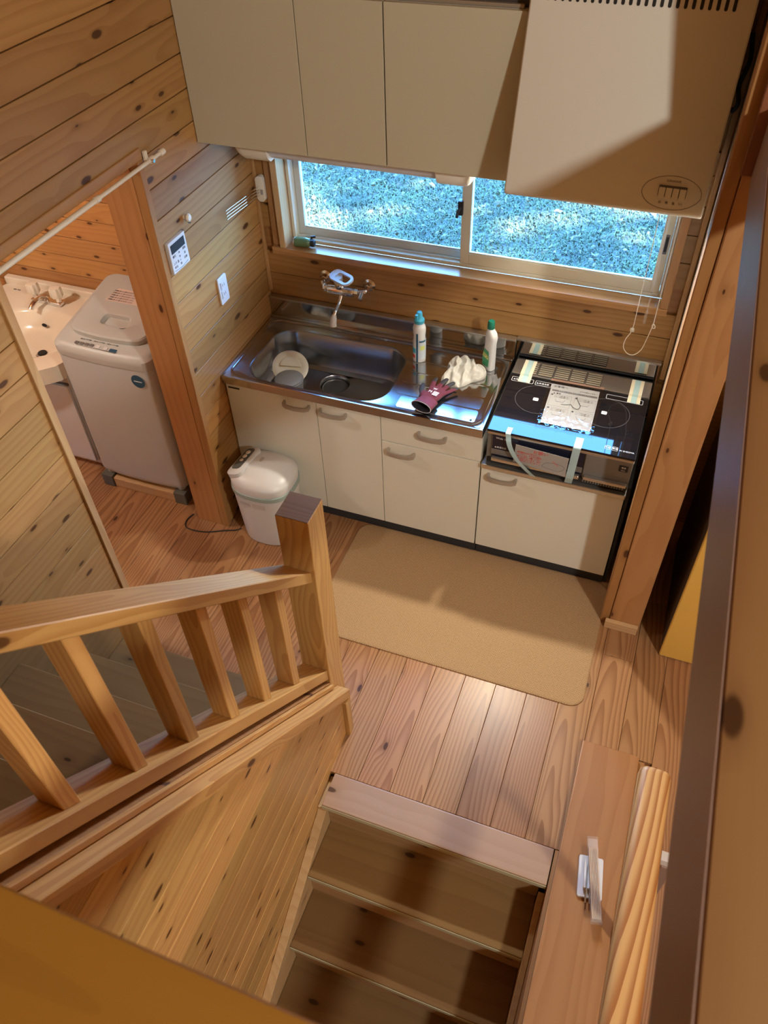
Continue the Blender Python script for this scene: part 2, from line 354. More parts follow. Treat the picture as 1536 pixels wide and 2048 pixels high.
def tube(name, pts, r, mat, parent=None, n=10, radii=None):
    c = centre(pts); bm = bmesh.new(); tube_bm(bm, [Vector(p)-c for p in pts], r, n, True, radii)
    return obj(name, bm, mat, parent, Matrix.Translation(c), True)
def lathe(name, prof, mat, parent=None, loc=(0, 0, 0), n=32, axis=(0, 0, 1), sx=1.0, sy=1.0, cap=True):
    bm = bmesh.new(); rings = []
    for r, z in prof: rings.append([bm.verts.new((r*sx*math.cos(2*math.pi*k/n), r*sy*math.sin(2*math.pi*k/n), z)) for k in range(n)])
    for a, b in zip(rings, rings[1:]):
        for k in range(n): bm.faces.new((a[k], a[(k+1) % n], b[(k+1) % n], b[k]))
    if cap:
        if prof[0][0] > 1e-5: bm.faces.new(rings[0][::-1])
        if prof[-1][0] > 1e-5: bm.faces.new(rings[-1])
    bmesh.ops.remove_doubles(bm, verts=bm.verts, dist=1e-6)
    M = Vector((0, 0, 1)).rotation_difference(Vector(axis).normalized()).to_matrix().to_4x4(); M.translation = Vector(loc)
    return obj(name, bm, mat, parent, M, True)
def rrect(x0, x1, y0, y1, r, n=8):
    """rounded rectangle, counter-clockwise, 4*(n+1) points"""
    out = []
    for cx, cy, a0 in ((x1-r, y1-r, 0), (x0+r, y1-r, 90), (x0+r, y0+r, 180), (x1-r, y0+r, 270)):
        for k in range(n+1):
            a = R(a0+90*k/n); out.append((cx+r*math.cos(a), cy+r*math.sin(a)))
    return out
def loft(bm, loops):
    rows = [[bm.verts.new(p) for p in lp] for lp in loops]
    for a, b in zip(rows, rows[1:]):
        n = len(a)
        for k in range(n): bm.faces.new((a[k], a[(k+1) % n], b[(k+1) % n], b[k]))
    return rows
def text(name, body, size, M, mat, parent=None, width=None, ext=0.0002):
    c = bpy.data.curves.new(name, 'FONT'); c.body = body; c.size = size; c.align_x = 'CENTER'; c.align_y = 'CENTER'; c.extrude = ext
    c.resolution_u = 2
    tmp = bpy.data.objects.new('tmp', c); COL.objects.link(tmp)
    dg = bpy.context.evaluated_depsgraph_get(); me = bpy.data.meshes.new_from_object(tmp.evaluated_get(dg))
    bpy.data.objects.remove(tmp); me.materials.clear(); me.materials.append(mat)
    if width and me.vertices:
        xs = [v.co.x for v in me.vertices]; s = width/max(1e-6, max(xs)-min(xs))
        for v in me.vertices: v.co.x *= s
    o = bpy.data.objects.new(name, me); setw(o, M); link(o, parent); return o
FY = lambda x, y, z: frame((x, y, z), (1, 0, 0), (0, 0, 1))     # print on a face that looks to -y
FX = lambda x, y, z: frame((x, y, z), (0, 1, 0), (0, 0, 1))     # print on a face that looks to +x
FZ = lambda x, y, z: frame((x, y, z), (1, 0, 0), (0, 1, 0))     # print on a top


# ================================================================== THE SETTING
PITCH = 0.1113
def board_row(name, x0, x1, y0, y1, z0, z1, mat, parent, grain):
    g = 0.0018
    return box(name, x0, x1, y0, y1, z0+g, z1-g, mat, parent, bev=0.0010, seg=1, grain=grain)

# ---- floor: planks run away from the stairs
floor = structure('floor', (0.9, -0.9, 0), 'reddish pine plank floor of the kitchen and the washroom')
def slab_(name, x0, x1, y0, y1, z0, z1, mat, parent): return box(name, x0, x1, y0, y1, z0, z1, mat, parent, bev=0)
for k in range(-26, 12):
    a = 1.998+0.129*k; b = a+0.129
    if b <= 0.97: y_end = -2.2
    elif a < 1.84 and b <= 1.875: y_end = -1.762
    elif a < 2.08: y_end = -1.325
    else: y_end = -3.2
    if a < 0.97 < b: b_ = b
    # planks of uneven length: one cross joint at a random place for some
    cuts = [0.0]
    if k in (-9, -4, -1, 0, 2): cuts.append(-random.uniform(0.5, 1.1))
    cuts.append(y_end)
    for c0, c1 in zip(cuts, cuts[1:]):
        box('plank', a+0.0007, b-0.0007, c1+0.0005, c0-0.0005, -0.02, 0.0, W_FLOOR, floor, bev=0.0012, grain='y')
slab_('subfloor', -2.1, 0.955, -2.3, 0.1, -0.12, -0.021, W_BEAM, floor)
slab_('subfloor', 0.955, 1.86, -1.75, 0.1, -0.12, -0.021, W_BEAM, floor)
slab_('subfloor', 1.86, 5.2, -6.0, 0.1, -0.12, -0.021, W_BEAM, floor)
slab_('subfloor', 2.105, 5.2, -6.0, -3.2, -0.02, 0.0, W_BEAM, floor)
low = box('floor_lower', -2.1, 5.2, -6.1, -1.6, -1.75, -1.68, W_TREAD, None, bev=0); tag(low, 'dim lower landing at the foot of the descending stairs', kind='structure')

# ---- left wall (x = 0), doorway to the washroom between post and jamb
wl = structure('wall_left', (0, -1.0, 0), 'left wall of horizontal knotty pine boards around the washroom doorway')
for k in range(-11, 15):
    z0 = 1.231+PITCH*k; z1 = z0+PITCH
    z0 = max(z0, 0.0)
    if z0 >= 1.82:
        segs = [(-3.05, -1.55-0.37*((k*7) % 5)/5), (None, None)]
        board_row('board', -0.012, 0.0, -3.05, -0.001, z0, z1, W_WALL, wl, 'y')
    elif z1 > 1.825:
        board_row('board', -0.012, 0.0, -3.05, -0.001, z0, z1, W_WALL, wl, 'y')
    else:
        board_row('board', -0.012, 0.0, -0.722, -0.001, z0, z1, W_WALL, wl, 'y')
        board_row('board', -0.012, 0.0, -3.05, -1.468, z0, z1, W_WALL, wl, 'y')
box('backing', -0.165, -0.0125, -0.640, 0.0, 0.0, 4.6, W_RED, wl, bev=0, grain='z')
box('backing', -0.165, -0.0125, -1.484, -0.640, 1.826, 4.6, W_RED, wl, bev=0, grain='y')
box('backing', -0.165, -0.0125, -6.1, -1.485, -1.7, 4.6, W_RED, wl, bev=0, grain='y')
box('upper_wall', -0.012, 0.0, -3.05, -0.001, 1.231+PITCH*15+0.001, 4.6, W_WALL, wl, bev=0, grain='y')
box('upper_wall', -0.012, 0.0, -6.1, -3.051, -1.7, 4.6, W_WALL, wl, bev=0, grain='y')
# corner batten
box('corner_batten', 0.0, 0.014, -0.016, -0.001, 0.9, 2.3, W_CASE, wl, bev=0.002, grain='z')

tr = box('trim_1', -0.170, 0.008, -1.4995, -1.468, 0.0, 1.787, W_CASE, None, bev=0.002, grain='z'); tag(tr, 'pine jamb at the near side of the washroom doorway', kind='structure')
tr = box('trim_2', -0.170, 0.008, -1.4995, -0.722, 1.788, 1.825, W_CASE, None, bev=0.002, grain='y'); tag(tr, 'pine head board over the washroom doorway', kind='structure')
post = thing('timber_post', 'broad reddish timber post between the washing machine and the switch wall', 'post', (-0.08, -0.7, 0))
box('shaft', -0.170, -0.034, -0.750, -0.642, 0.0, 1.787, W_BEAM, post, bev=0.003, grain='z')
box('casing', -0.032, 0.006, -0.752, -0.722, 0.0, 1.787, W_BEAM, post, bev=0.002, grain='z')

# ---- back wall (y = 0) with the window
wb = structure('wall_back', (0.9, 0, 0), 'back wall of horizontal knotty pine boards around the kitchen window')
WX0, WX1, WZ0, WZ1 = 0.125, 1.750, 1.135, 1.70
for k in range(-5, 12):
    z0 = 1.2105+0.111*k; z1 = z0+0.111
    if z1 <= 1.104 or z0 >= 1.735:
        board_row('board', 0.001, 1.842, 0.0, 0.012, z0, z1, W_WALL, wb, 'x')
    elif z0 < 1.104:
        board_row('board', 0.001, 1.842, 0.0, 0.012, z0, 1.1035, W_WALL, wb, 'x')
    else:
        board_row('board', 0.001, 0.054, 0.0, 0.012, z0, min(z1, 1.735), W_WALL, wb, 'x')
        board_row('board', 1.783, 1.842, 0.0, 0.012, z0, min(z1, 1.735), W_WALL, wb, 'x')
box('lower_wall', 0.001, 1.842, 0.0, 0.012, 0.0, 1.2105-0.555, W_WALL, wb, bev=0)
box('upper_wall', 0.001, 1.842, 0.0, 0.012, 1.2105+0.111*12, 4.6, W_WALL, wb, bev=0)
# masonry behind, with the window hole
box('backing', -2.2, WX0-0.001, 0.0125, 0.14, -0.12, 4.7, W_BEAM, wb, bev=0)
box('backing', WX1+0.001, 5.3, 0.0125, 0.14, -0.12, 4.7, W_BEAM, wb, bev=0)
box('backing', WX0, WX1, 0.0125, 0.14, -0.12, WZ0-0.032, W_BEAM, wb, bev=0)
box('backing', WX0, WX1, 0.0125, 0.14, WZ1+0.03, 4.7, W_BEAM, wb, bev=0)
box('facing', 1.99, 5.2, 0.0, 0.012, 0.0, 4.6, W_WALL, wb, bev=0)
box('corner_batten', 1.822, 1.842, -0.016, -0.001, 0.80, 2.4, W_CASE, wb, bev=0.002, grain='z')

# washroom: its own board walls
ws = structure('wall_washroom', (-1, 0, 0), 'orange knotty pine board wall behind the wash basin')
for k in range(-3, 14):
    z0 = 0.662+0.108*k
    board_row('board', -1.95, -0.171, 0.0, 0.012, z0, z0+0.108, W_WASH, ws, 'x')
box('lower_wall', -1.95, -0.171, 0.0, 0.012, 0.0, 0.337, W_WASH, ws, bev=0)
box('side_wall', -2.05, -1.951, -2.3, 0.0, 0.0, 2.45, W_WASH, ws, bev=0, grain='y')
box('rear_wall', -2.05, -0.171, -2.3, -2.25, 0.0, 2.45, W_WASH, ws, bev=0)
box('lid', -2.05, -0.166, -2.3, 0.0, 2.45, 2.5, W_WASH, ws, bev=0)

# ---- right wall stub beside the cooker and its post
wr = structure('wall_right', (1.9, -0.3, 0), 'short partition beside the cooker')
box('partition', 1.862, 1.985, -0.598, 0.012, 0.0, 3.05, W_BEAM, wr, bev=0.001, grain='z')
box('white_edge', 1.846, 1.8615, -0.598, -0.02, 0.0, 2.3, M_PLASTER, wr, bev=0.001)
rp_ = thing('timber_post', 'tall knotty pine post standing right of the cooker', 'post', (1.92, -0.66, 0))
box('shaft', 1.864, 1.990, -0.730, -0.600, 0.0, 4.6, wood('post_pine', (0.47, 0.245, 0.10), (0.35, 0.155, 0.055), rings=10, ring_amt=0.4, knots=0.4), rp_, bev=0.004, grain='z')
box('casing', 1.826, 1.8625, -0.722, -0.600, 0.0, 2.4, W_BEAM, rp_, bev=0.003, grain='z')
box('base_block', 1.848, 1.985, -0.752, -0.7315, 0.0, 0.045, W_PALE, rp_, bev=0.004, seg=2)
bmx = thing('timber_beam', 'level brown tie beam running from the right-hand post past the viewer', 'beam', (1.95, -2, 2))
box('core', 1.8866, 2.06, -3.6, -0.757, 1.958, 2.1365, wood('brown_beam_pine', (0.235, 0.125, 0.048), (0.175, 0.08, 0.028), rings=12, ring_amt=0.55, knots=0.3), bmx, bev=0.003, grain='y')
box('side_face', 1.885, 1.8865, -3.6, -0.757, 1.9585, 2.1355, M_BROWNP, bmx, bev=0.0003, grain='y', label='shaded side of the beam with bluish window light put into its colour')  # thin plum skin: blue window light on the shaded side, painted as colour
hb = box('beam_end', 1.857, 1.99, -0.756, -0.7315, 1.968, 2.32, W_RED, None, bev=0.003, grain='z')
tag(hb, 'dark red board fixed on the front of the right-hand post at beam height', 'board')

# ---- shell that closes the tall room
sh = box('ceiling', -2.2, 5.3, -6.2, 0.14, 4.6, 4.7, W_WALL, None, bev=0); tag(sh, 'high pine ceiling over kitchen and stairs', kind='structure')
sh = box('wall_far_right', 5.2, 5.3, -6.2, 0.14, -1.75, 4.7, W_WALL, None, bev=0, grain='y'); tag(sh, 'far pine wall of the neighbouring room', kind='structure')
sh = box('wall_rear', -2.2, 5.3, -6.2, -6.1, -1.75, 4.7, W_WALL, None, bev=0); tag(sh, 'pine wall behind the viewer', kind='structure')
sh = box('wall_stair_front', -2.1, 5.2, -1.75, -1.70, -1.75, -0.13, W_BEAM, None, bev=0); tag(sh, 'dark wall under the kitchen floor behind the stairs', kind='structure')

# ---- window
win = structure('window_1', (0.94, 0.06, 1.14), 'wide sliding window over the sink with cream aluminium sashes')
box('sill_board', 0.055, 1.783, -0.030, 0.050, 1.1045, 1.135, W_SILL, win, bev=0.003, seg=2)
box('casing_board', 0.096, 0.1245, -0.030, 0.050, 1.136, 1.72, W_PALE, win, bev=0.002, grain='z')
box('casing_strip', 0.055, 0.0955, -0.012, 0.012, 1.136, 1.72, W_SILL, win, bev=0.002, grain='z')
box('casing_board', 1.7505, 1.783, -0.030, 0.050, 1.136, 1.72, W_SILL, win, bev=0.002, grain='z')
box('casing_board', 0.055, 1.783, -0.030, 0.050, 1.7205, 1.745, W_SILL, win, bev=0.002)
# outer frame
for nm, a in (('frame_bar', (0.1245, 0.140, 0.0505, 0.125, 1.1355, 1.70)), ('frame_bar', (1.735, 1.7505, 0.0505, 0.125, 1.1355, 1.70)),
              ('frame_bar', (0.140, 1.735, 0.0505, 0.125, 1.1355, 1.152)), ('frame_bar', (0.140, 1.735, 0.0505, 0.125, 1.684, 1.70))):
    box(nm, *a, M_WFRAME, win, bev=0.0015)
box('track_rib', 0.141, 1.734, 0.070, 0.074, 1.152, 1.160, M_WINSHADE, win, bev=0.0008)
def sash(x0, x1, y0, y1, z0, z1, stl, str_, bot, top, mat):
    s = box('sash', x0, x0+stl, y0, y1, z0, z1, mat, win, bev=0.0015)
    box('stile', x1-str_, x1, y0, y1, z0, z1, mat, s, bev=0.0015)
    box('rail', x0+stl, x1-str_, y0, y1, z0, z0+bot, mat, s, bev=0.0015)
    box('rail', x0+stl, x1-str_, y0, y1, z1-top, z1, mat, s, bev=0.0015)
    box('glazing_bead', x0+stl, x1-str_, y0+0.003, y0+0.008, z0+bot, z0+bot+0.008, mat, s, bev=0.001)
    yp = (y0+y1)/2
    box('pane', x0+stl-0.003, x1-str_+0.003, yp-0.002, yp+0.002, z0+bot-0.003, z1-top+0.003, M_PANE, s, bev=0)
    return s
sash(0.141, 0.940, 0.094, 0.120, 1.153, 1.683, 0.028, 0.030, 0.030, 0.03, M_WINSHADE)
s2 = sash(0.908, 1.734, 0.052, 0.082, 1.153, 1.683, 0.040, 0.036, 0.045, 0.03, M_WFRAME)
lk = box('crescent_lock', 0.893, 0.915, 0.040, 0.070, 1.365, 1.425, M_DARK, win, bev=0.006, seg=2, smooth=True)
tube('lock_lever', [(0.904, 0.045, 1.40), (0.898, 0.025, 1.385), (0.897, 0.020, 1.365)], 0.006, M_DARK, lk, 8)
box('finger_pull', 1.711, 1.726, 0.0505, 0.053, 1.32, 1.40, M_GREY, win, bev=0.001)
box('finger_pull_recess', 1.714, 1.723, 0.0500, 0.0512, 1.33, 1.39, M_DARK, win, bev=0.0005)

# ---- upper staircase on the left (21 cm by 21 cm) and its railing
up = thing('staircase', 'steep pine staircase climbing behind the baluster railing', 'stairs', (0.43, -2.2, 0))
S = 0.21; Y1 = -1.60
for k in range(1, 8):
    yk = Y1-(k-1)*S; zk = k*S
    box('tread', 0.0145, 0.855, yk-S-0.03 if k < 7 else yk-1.2, yk, zk-0.032, zk, W_TREAD, up, bev=0.003)
    box('riser', 0.0145, 0.855, yk-0.045, yk-0.030, zk-S+0.0005, zk-0.0325, W_TREAD, up, bev=0)
ML = frame((0.0005, 0, 0), (0, 1, 0), (0, 0, 1))
prism('stringer', [(-1.52, 0.0), (-1.52, 0.21), (-2.86, 1.555), (-2.86, 1.0), (-1.87, 0.0)], 0.0135, W_TREAD, up, ML, bev=0.001)
MR = frame((0.856, 0, 0), (0, 1, 0), (0, 0, 1))
prism('stringer', [(-1.606, 0.0), (-1.606, 0.372), (-2.90, 1.655), (-2.90, 0.95), (-1.90, 0.0)], 0.0935, W_BEAM, up, MR, bev=0.002)

rl = thing('stair_railing', 'pine stair railing with square newel, flat handrail and square balusters', 'railing', (0.9, -2.1, 0))
nw = box('newel_post', 0.845, 0.950, -1.605, -1.500, 0.0, 1.215, W_RAIL, rl, bev=0.002, grain='z')
box('end_grain', 0.846, 0.949, -1.604, -1.501, 1.2151, 1.217, wood('end_grain_pine', (0.18, 0.11, 0.065), (0.12, 0.068, 0.038), rings=30, ring_amt=0.5, knots=0.0), nw, bev=0.001)
d45 = Vector((0, -1, 1)).normalized(); n45 = Vector((0, 1, 1)).normalized()
def slope_bar(name, x0, x1, off, th, ya, yb, mat, parent):
    """45 degree bar whose top plane is z = -y + off; th = thickness across the slope; ends cut plumb"""
    M = frame((x0, 0, 0), (0, 1, 0), (0, 0, 1)); tv = th*math.sqrt(2)
    pts = [(ya, -ya+off), (yb, -yb+off), (yb, -yb+off-tv), (ya, -ya+off-tv)]
    # local X along the slope so that the grain follows it
    c = Vector((x0, (ya+yb)/2, -(ya+yb)/2+off-tv/2)); ex = Vector((0, -1, 1)).normalized(); ey = Vector((0, 1, 1)).normalized()
    Mf = frame(c, ex, ey); inv = Mf.inverted()
    bm = bmesh.new(); lo = []; hi = []
    for y, z in pts:
        a = inv @ Vector((x0, y, z)); b = inv @ Vector((x1, y, z)); lo.append(bm.verts.new(a)); hi.append(bm.verts.new(b))
    bm.faces.new(lo); bm.faces.new(hi[::-1])
    for i in range(4): bm.faces.new((lo[i], lo[(i+1) % 4], hi[(i+1) % 4], hi[i]))
    bmesh.ops.recalc_face_normals(bm, faces=bm.faces); bevel_all(bm, 0.0025, 1)
    return obj(name, bm, mat, parent, Mf)
slope_bar('handrail', 0.838, 0.939, -0.612, 0.036, -1.606, -2.86, W_RAIL, rl)
slope_bar('bottom_rail', 0.848, 0.945, -1.155, 0.042, -1.606, -2.86, W_RAIL, rl)
for i, yc in enumerate((-1.783, -1.944, -2.095, -2.255, -2.415, -2.577, -2.737)):
    zb = -yc-1.155; zt = -yc-0.612-0.036*math.sqrt(2)
    Mb = frame((0.871, 0, 0), (0, 1, 0), (0, 0, 1)); h = 0.018
    # plumb baluster with its two ends cut to the slope; grain runs up
    Mv = frame((0.8995, yc, (zb+zt)/2), (0, 0, 1), (0, 1, 0)); inv = Mv.inverted()
    bm = bmesh.new(); lo = []; hi = []
    for y, s in ((yc-h, 1), (yc+h, -1)):
        pass
    corner = [(0.8695, yc-h), (0.9295, yc-h), (0.9295, yc+h), (0.8695, yc+h)]
    for (x, y) in corner:
        lo.append(bm.verts.new(inv @ Vector((x, y, -y-1.155)))); hi.append(bm.verts.new(inv @ Vector((x, y, -y-0.612-0.036*math.sqrt(2)))))
    bm.faces.new(lo); bm.faces.new(hi)
    for q in range(4): bm.faces.new((lo[q], lo[(q+1) % 4], hi[(q+1) % 4], hi[q]))
    bmesh.ops.recalc_face_normals(bm, faces=bm.faces); bevel_all(bm, 0.002, 1)
    obj('baluster', bm, W_RAIL, rl, Mv)
box('newel_post', 0.845, 0.950, -2.965, -2.861, 1.471, 2.6, W_RAIL, rl, bev=0.002, grain='z')

# ---- boarded stairwell wall under the railing (x = 0.985)
wp = structure('wall_stairwell', (0.97, -2.2, 0), 'stairwell wall of knotty pine boards under the railing')
PX = 0.985
W_PANEL = wood('knotty_panel_pine', (0.56, 0.325, 0.11), (0.40, 0.185, 0.05), rings=14, ring_amt=0.45, knots=0.66, knot_size=1.15, kf=1.5)
for k in range(-11, 15):
    z0 = 0.055+0.1113*k; z1 = z0+0.1113
    def ymax(z):
        y = min(-1.602, -z-1.325)
        if z < 0.019: y = min(y, -1.744+(z-0.019)/0.605)
        return y
    if ymax(z1) < -2.84 or ymax(z0) < -2.84: continue
    zz = [z0+0.0024, z1-0.0024]
    pts = [(-2.86, zz[0]), (ymax(zz[0])-0.0005, zz[0])]
    if zz[0] < 0.019 < zz[1]: pts.append((ymax(0.0191), 0.0191))
    zk = 1.602-1.325
    if zz[0] < zk < zz[1]: pts.append((-1.602, zk))
    pts += [(ymax(zz[1])-0.0005, zz[1]), (-2.86, zz[1])]
    M = frame((PX-0.012, 0, 0), (0, 1, 0), (0, 0, 1))
    prism('board', pts, 0.012, W_PANEL, wp, M, bev=0.0009)
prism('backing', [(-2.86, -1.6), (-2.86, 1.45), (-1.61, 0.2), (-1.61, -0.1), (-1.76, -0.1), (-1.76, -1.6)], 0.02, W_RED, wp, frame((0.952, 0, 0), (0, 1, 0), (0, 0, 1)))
slope_bar('cap_rail', 0.9505, 1.002, -1.272, 0.040, -1.562, -2.86, W_RAIL, wp)
box('end_post', 0.9505, 1.000, -1.600, -1.562, 0.0, 0.286-0.045, W_RAIL, wp, bev=0.002, grain='z')
slope_bar('edge_strip', 0.9502, 0.962, -1.240, 0.020, -1.606, -2.86, W_RAIL, wp)

# ---- descending stairs
dn = thing('staircase', 'pine stairs descending toward the viewer from the kitchen floor', 'stairs', (1.42, -2.4, -0.5))
box('landing_nosing', 1.004, 1.846, -1.893, -1.7625, -0.030, 0.0, wood('daylit_pine_nosing', (0.4590, 0.2890, 0.1785), (0.3740, 0.2082, 0.1105), rings=10, ring_amt=0.3, knots=0.35), dn, bev=0.004, seg=2)  # pinkish tone is bluish daylight put into the board's colour
M_STRIP = plain('pale_nosing_strip', (0.60, 0.58, 0.40), 0.5, noise_amt=0.04)
box('nosing_strip', 1.0040, 1.846, -1.8965, -1.8933, -0.029, -0.004, M_STRIP, dn, bev=0.001)
RS, RN = 0.172, 0.203
for k in range(1, 8):
    yf = -1.890-RN*k; zt = -RS*k
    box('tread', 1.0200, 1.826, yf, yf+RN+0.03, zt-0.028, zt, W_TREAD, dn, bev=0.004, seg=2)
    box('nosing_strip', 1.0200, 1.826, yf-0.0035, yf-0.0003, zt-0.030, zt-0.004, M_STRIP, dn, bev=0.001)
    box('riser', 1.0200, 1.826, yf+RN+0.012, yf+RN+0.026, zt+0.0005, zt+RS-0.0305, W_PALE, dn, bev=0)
M = frame((0.9855, 0, 0), (0, 1, 0), (0, 0, 1))
sl = RS/RN
def strg(y): return 0.045+(y+1.744)*0.605
prism('stringer', [(-1.764, -0.031), (-1.893, -0.031), (-1.8935, strg(-1.8935)), (-3.5, strg(-3.5)), (-3.5, -2.2), (-1.764, -0.55)], 0.0335, W_PALE, dn, M, bev=0.002)
M = frame((1.827, 0, 0), (0, 1, 0), (0, 0, 1))
prism('stringer', [(-1.90, -0.055), (-3.5, strg(-3.5)+0.03), (-3.5, strg(-3.5)-0.3), (-1.90, -0.40)], 0.022, W_PALE, dn, M, bev=0.002)
wrs = box('wall_stairwell_right', 1.850, 1.874, -3.6, -1.764, -1.65, -0.001, W_BEAM, None, bev=0, grain='y'); tag(wrs, 'right side wall of the descending stairs', kind='structure')
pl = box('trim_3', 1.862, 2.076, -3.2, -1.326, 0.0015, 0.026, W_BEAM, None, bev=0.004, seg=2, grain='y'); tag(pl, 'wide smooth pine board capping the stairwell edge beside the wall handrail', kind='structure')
bx = box('subfloor', 1.876, 2.10, -3.2, -1.33, -0.02, 0.0, W_BEAM, floor, bev=0)

# clear pine handrail on two slim posts
hr = thing('stairwell_handrail', 'clear pine handrail with rounded end and bold grain beside the stairwell', 'handrail', (2.02, -2.4, 0.75))
pr = [(0.0, 0.0)]
bm = bmesh.new(); prof = rrect(-0.043, 0.043, -0.030, 0.030, 0.022, 5)
loops = []
for xx, s in ((-0.70, 0.80), (-0.694, 0.93), (-0.684, 1.0), (0.70, 1.0)):
    loops.append([(xx, p[0]*s, p[1]*s) for p in prof])
rows = loft(bm, loops); bm.faces.new(rows[0][::-1]); bm.faces.new(rows[-1])
# the far rounded end looks towards the kitchen (+y)
obj('rail', bm, W_CLEAR, hr, frame((2.030, -2.485, 0.77), (0, -1, 0), (1, 0, 0)), True)
for yy in (-1.99, -2.9):
    b_ = box('bracket', 2.000, 2.118, yy-0.013, yy+0.013, 0.708, 0.738, M_WHITE, hr, bev=0.003, seg=2)
    box('support_post', 2.085, 2.118, yy-0.016, yy+0.016, 0.0, 0.7075, M_BROWNP, hr, bev=0.003, grain='z')

# ---- guard cap of the upper landing, right under the viewer
cp = thing('landing_guard', 'orange varnished guard board close below the viewer at the landing', 'guard', (1.0, -2.9, 1.5))
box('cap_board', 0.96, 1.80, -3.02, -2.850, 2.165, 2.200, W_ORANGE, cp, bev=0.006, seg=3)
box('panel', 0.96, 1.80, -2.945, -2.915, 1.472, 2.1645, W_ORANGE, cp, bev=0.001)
lf = box('floor_landing', 0.0, 1.80, -4.2, -2.862, 1.38, 1.4375, W_TREAD, None, bev=0); tag(lf, 'upper stair landing below the viewer', kind='structure')

# ================================================================== KITCHEN UNITS
def handle(parent, xc, y, z, w=0.118):
    """arched flat pull on a -y face"""
    pts = [(xc-w/2, y, z), (xc-w/2, y-0.020, z-0.001), (xc-w/2+0.016, y-0.028, z-0.003), (xc, y-0.031, z-0.005), (xc+w/2-0.016, y-0.028, z-0.003), (xc+w/2, y-0.020, z-0.001), (xc+w/2, y, z)]
    bm = bmesh.new(); c = centre(pts); hh = 0.0095; th = 0.0045
    rows = []
    for i, p in enumerate(pts):
        p = Vector(p); d = (Vector(pts[min(i+1, len(pts)-1)])-Vector(pts[max(i-1, 0)])); d.z = 0; d.normalize(); n = Vector((-d.y, d.x, 0))
        rows.append([p-c+n*th+Vector((0, 0, hh)), p-c-n*th+Vector((0, 0, hh)), p-c-n*th-Vector((0, 0, hh)), p-c+n*th-Vector((0, 0, hh))])
    r = loft(bm, rows); bm.faces.new(r[0][::-1]); bm.faces.new(r[-1])
    return obj('handle', bm, M_HANDLE, parent, Matrix.Translation(c), True, 'arched satin grey pull handle')
YD = -0.529          # door fronts
sk = thing('sink_cabinet', 'cream sink base cabinet with two doors, a drawer and a lower door', 'cabinet', (0.6, -0.27, 0))
for a in ((0.006, 0.024, -0.510, -0.02, 0.074, 0.734), (1.181, 1.199, -0.510, -0.02, 0.074, 0.734), (0.0245, 1.1805, -0.510, -0.02, 0.074, 0.092), (0.0245, 1.1805, -0.026, -0.02, 0.0925, 0.734), (0.742, 0.758, -0.510, -0.03, 0.0925, 0.52)):
    box('carcass_panel', *a, M_CARC, sk, bev=0.001)
box('front_rail', 0.0245, 1.1805, -0.510, -0.494, 0.700, 0.732, M_CARC, sk, bev=0.001)
box('kick_board', 0.006, 1.199, -0.507, -0.49, 0.0, 0.0735, M_KICK, sk, bev=0.001)
def door(parent, x0, x1, z0, z1, hx, hz, mat=M_DOOR, name='door', y=YD):
    d = box(name, x0+0.0015, x1-0.0015, y, y+0.018, z0, z1, mat, parent, bev=0.0015, seg=2)
    if hx: handle(d, hx, y, hz)
    return d
d1 = door(sk, 0.006, 0.450, 0.074, 0.727, 0.357, 0.690)
box('name_plate', 0.018, 0.075, YD-0.0012, YD, 0.700, 0.709, M_DARK, d1, bev=0.0004)
door(sk, 0.450, 0.750, 0.074, 0.727, 0.532, 0.690)
door(sk, 0.750, 1.198, 0.592, 0.727, 0.984, 0.678, name='drawer')
door(sk, 0.750, 1.198, 0.074, 0.586, 0.844, 0.548)

st = thing('stove_cabinet', 'cream low cabinet under the induction cooker with one wide door', 'cabinet', (1.5, -0.27, 0))
box('body', 1.203, 1.798, -0.510, -0.02, 0.074, 0.574, M_CARC, st, bev=0.001)
box('kick_board', 1.203, 1.798, -0.507, -0.49, 0.0, 0.0735, M_KICK, st, bev=0.001)
door(st, 1.201, 1.798, 0.074, 0.566, 1.297, 0.532)
box('top_plate', 1.203, 1.800, -0.548, -0.02, 0.5745, 0.598, M_SILVER, st, bev=0.004, seg=2)
box('side_rail', 1.801, 1.815, -0.5, -0.03, 0.0, 0.60, M_DARK, st, bev=0.001)
bs = box('back_plate', 1.203, 1.815, -0.018, -0.004, 0.5985, 0.872, plain('mirror_steel', (0.45, 0.44, 0.43), 0.05, metal=1.0, noise_amt=0.01), st, bev=0.001, label='mirror polished steel splash plate')
box('back_plate_lip', 1.203, 1.815, -0.026, -0.002, 0.8725, 0.884, M_SILVER, st, bev=0.003, seg=2)

# ---- sink top: deck, bowl, drainer
tp = thing('kitchen_sink', 'stainless steel sink top with deep bowl and ribbed drainer', 'sink', (0.6, -0.27, 0.735))
n = 10
HX0, HX1, HY0, HY1 = 0.086, 0.745, -0.505, -0.106
bm = bmesh.new()
Z = 0.775
outer = rrect(0.0, 1.200, -0.546, -0.030, 0.004, n)
loops = [[(x, y, 0.735) for x, y in outer], [(x, y, Z-0.003) for x, y in outer],
         [(x, y, Z) for x, y in rrect(0.003, 1.197, -0.543, -0.030, 0.004, n)],
         [(x, y, Z) for x, y in rrect(0.020, 1.182, -0.526, -0.052, 0.055, n)],
         [(x, y, Z-0.0025) for x, y in rrect(0.024, 1.178, -0.522, -0.056, 0.053, n)],
         [(x, y, Z-0.007) for x, y in rrect(0.034, 1.168, -0.514, -0.066, 0.047, n)],
         [(x, y, Z-0.008) for x, y in rrect(HX0-0.006, HX1+0.006, HY0-0.006, HY1+0.006, 0.114, n)]]
c = Vector((0.6, -0.27, 0.735))
loft(bm, [[Vector(p)-c for p in lp] for lp in loops])
obj('deck', bm, M_STEEL, tp, Matrix.Translation(c), True)
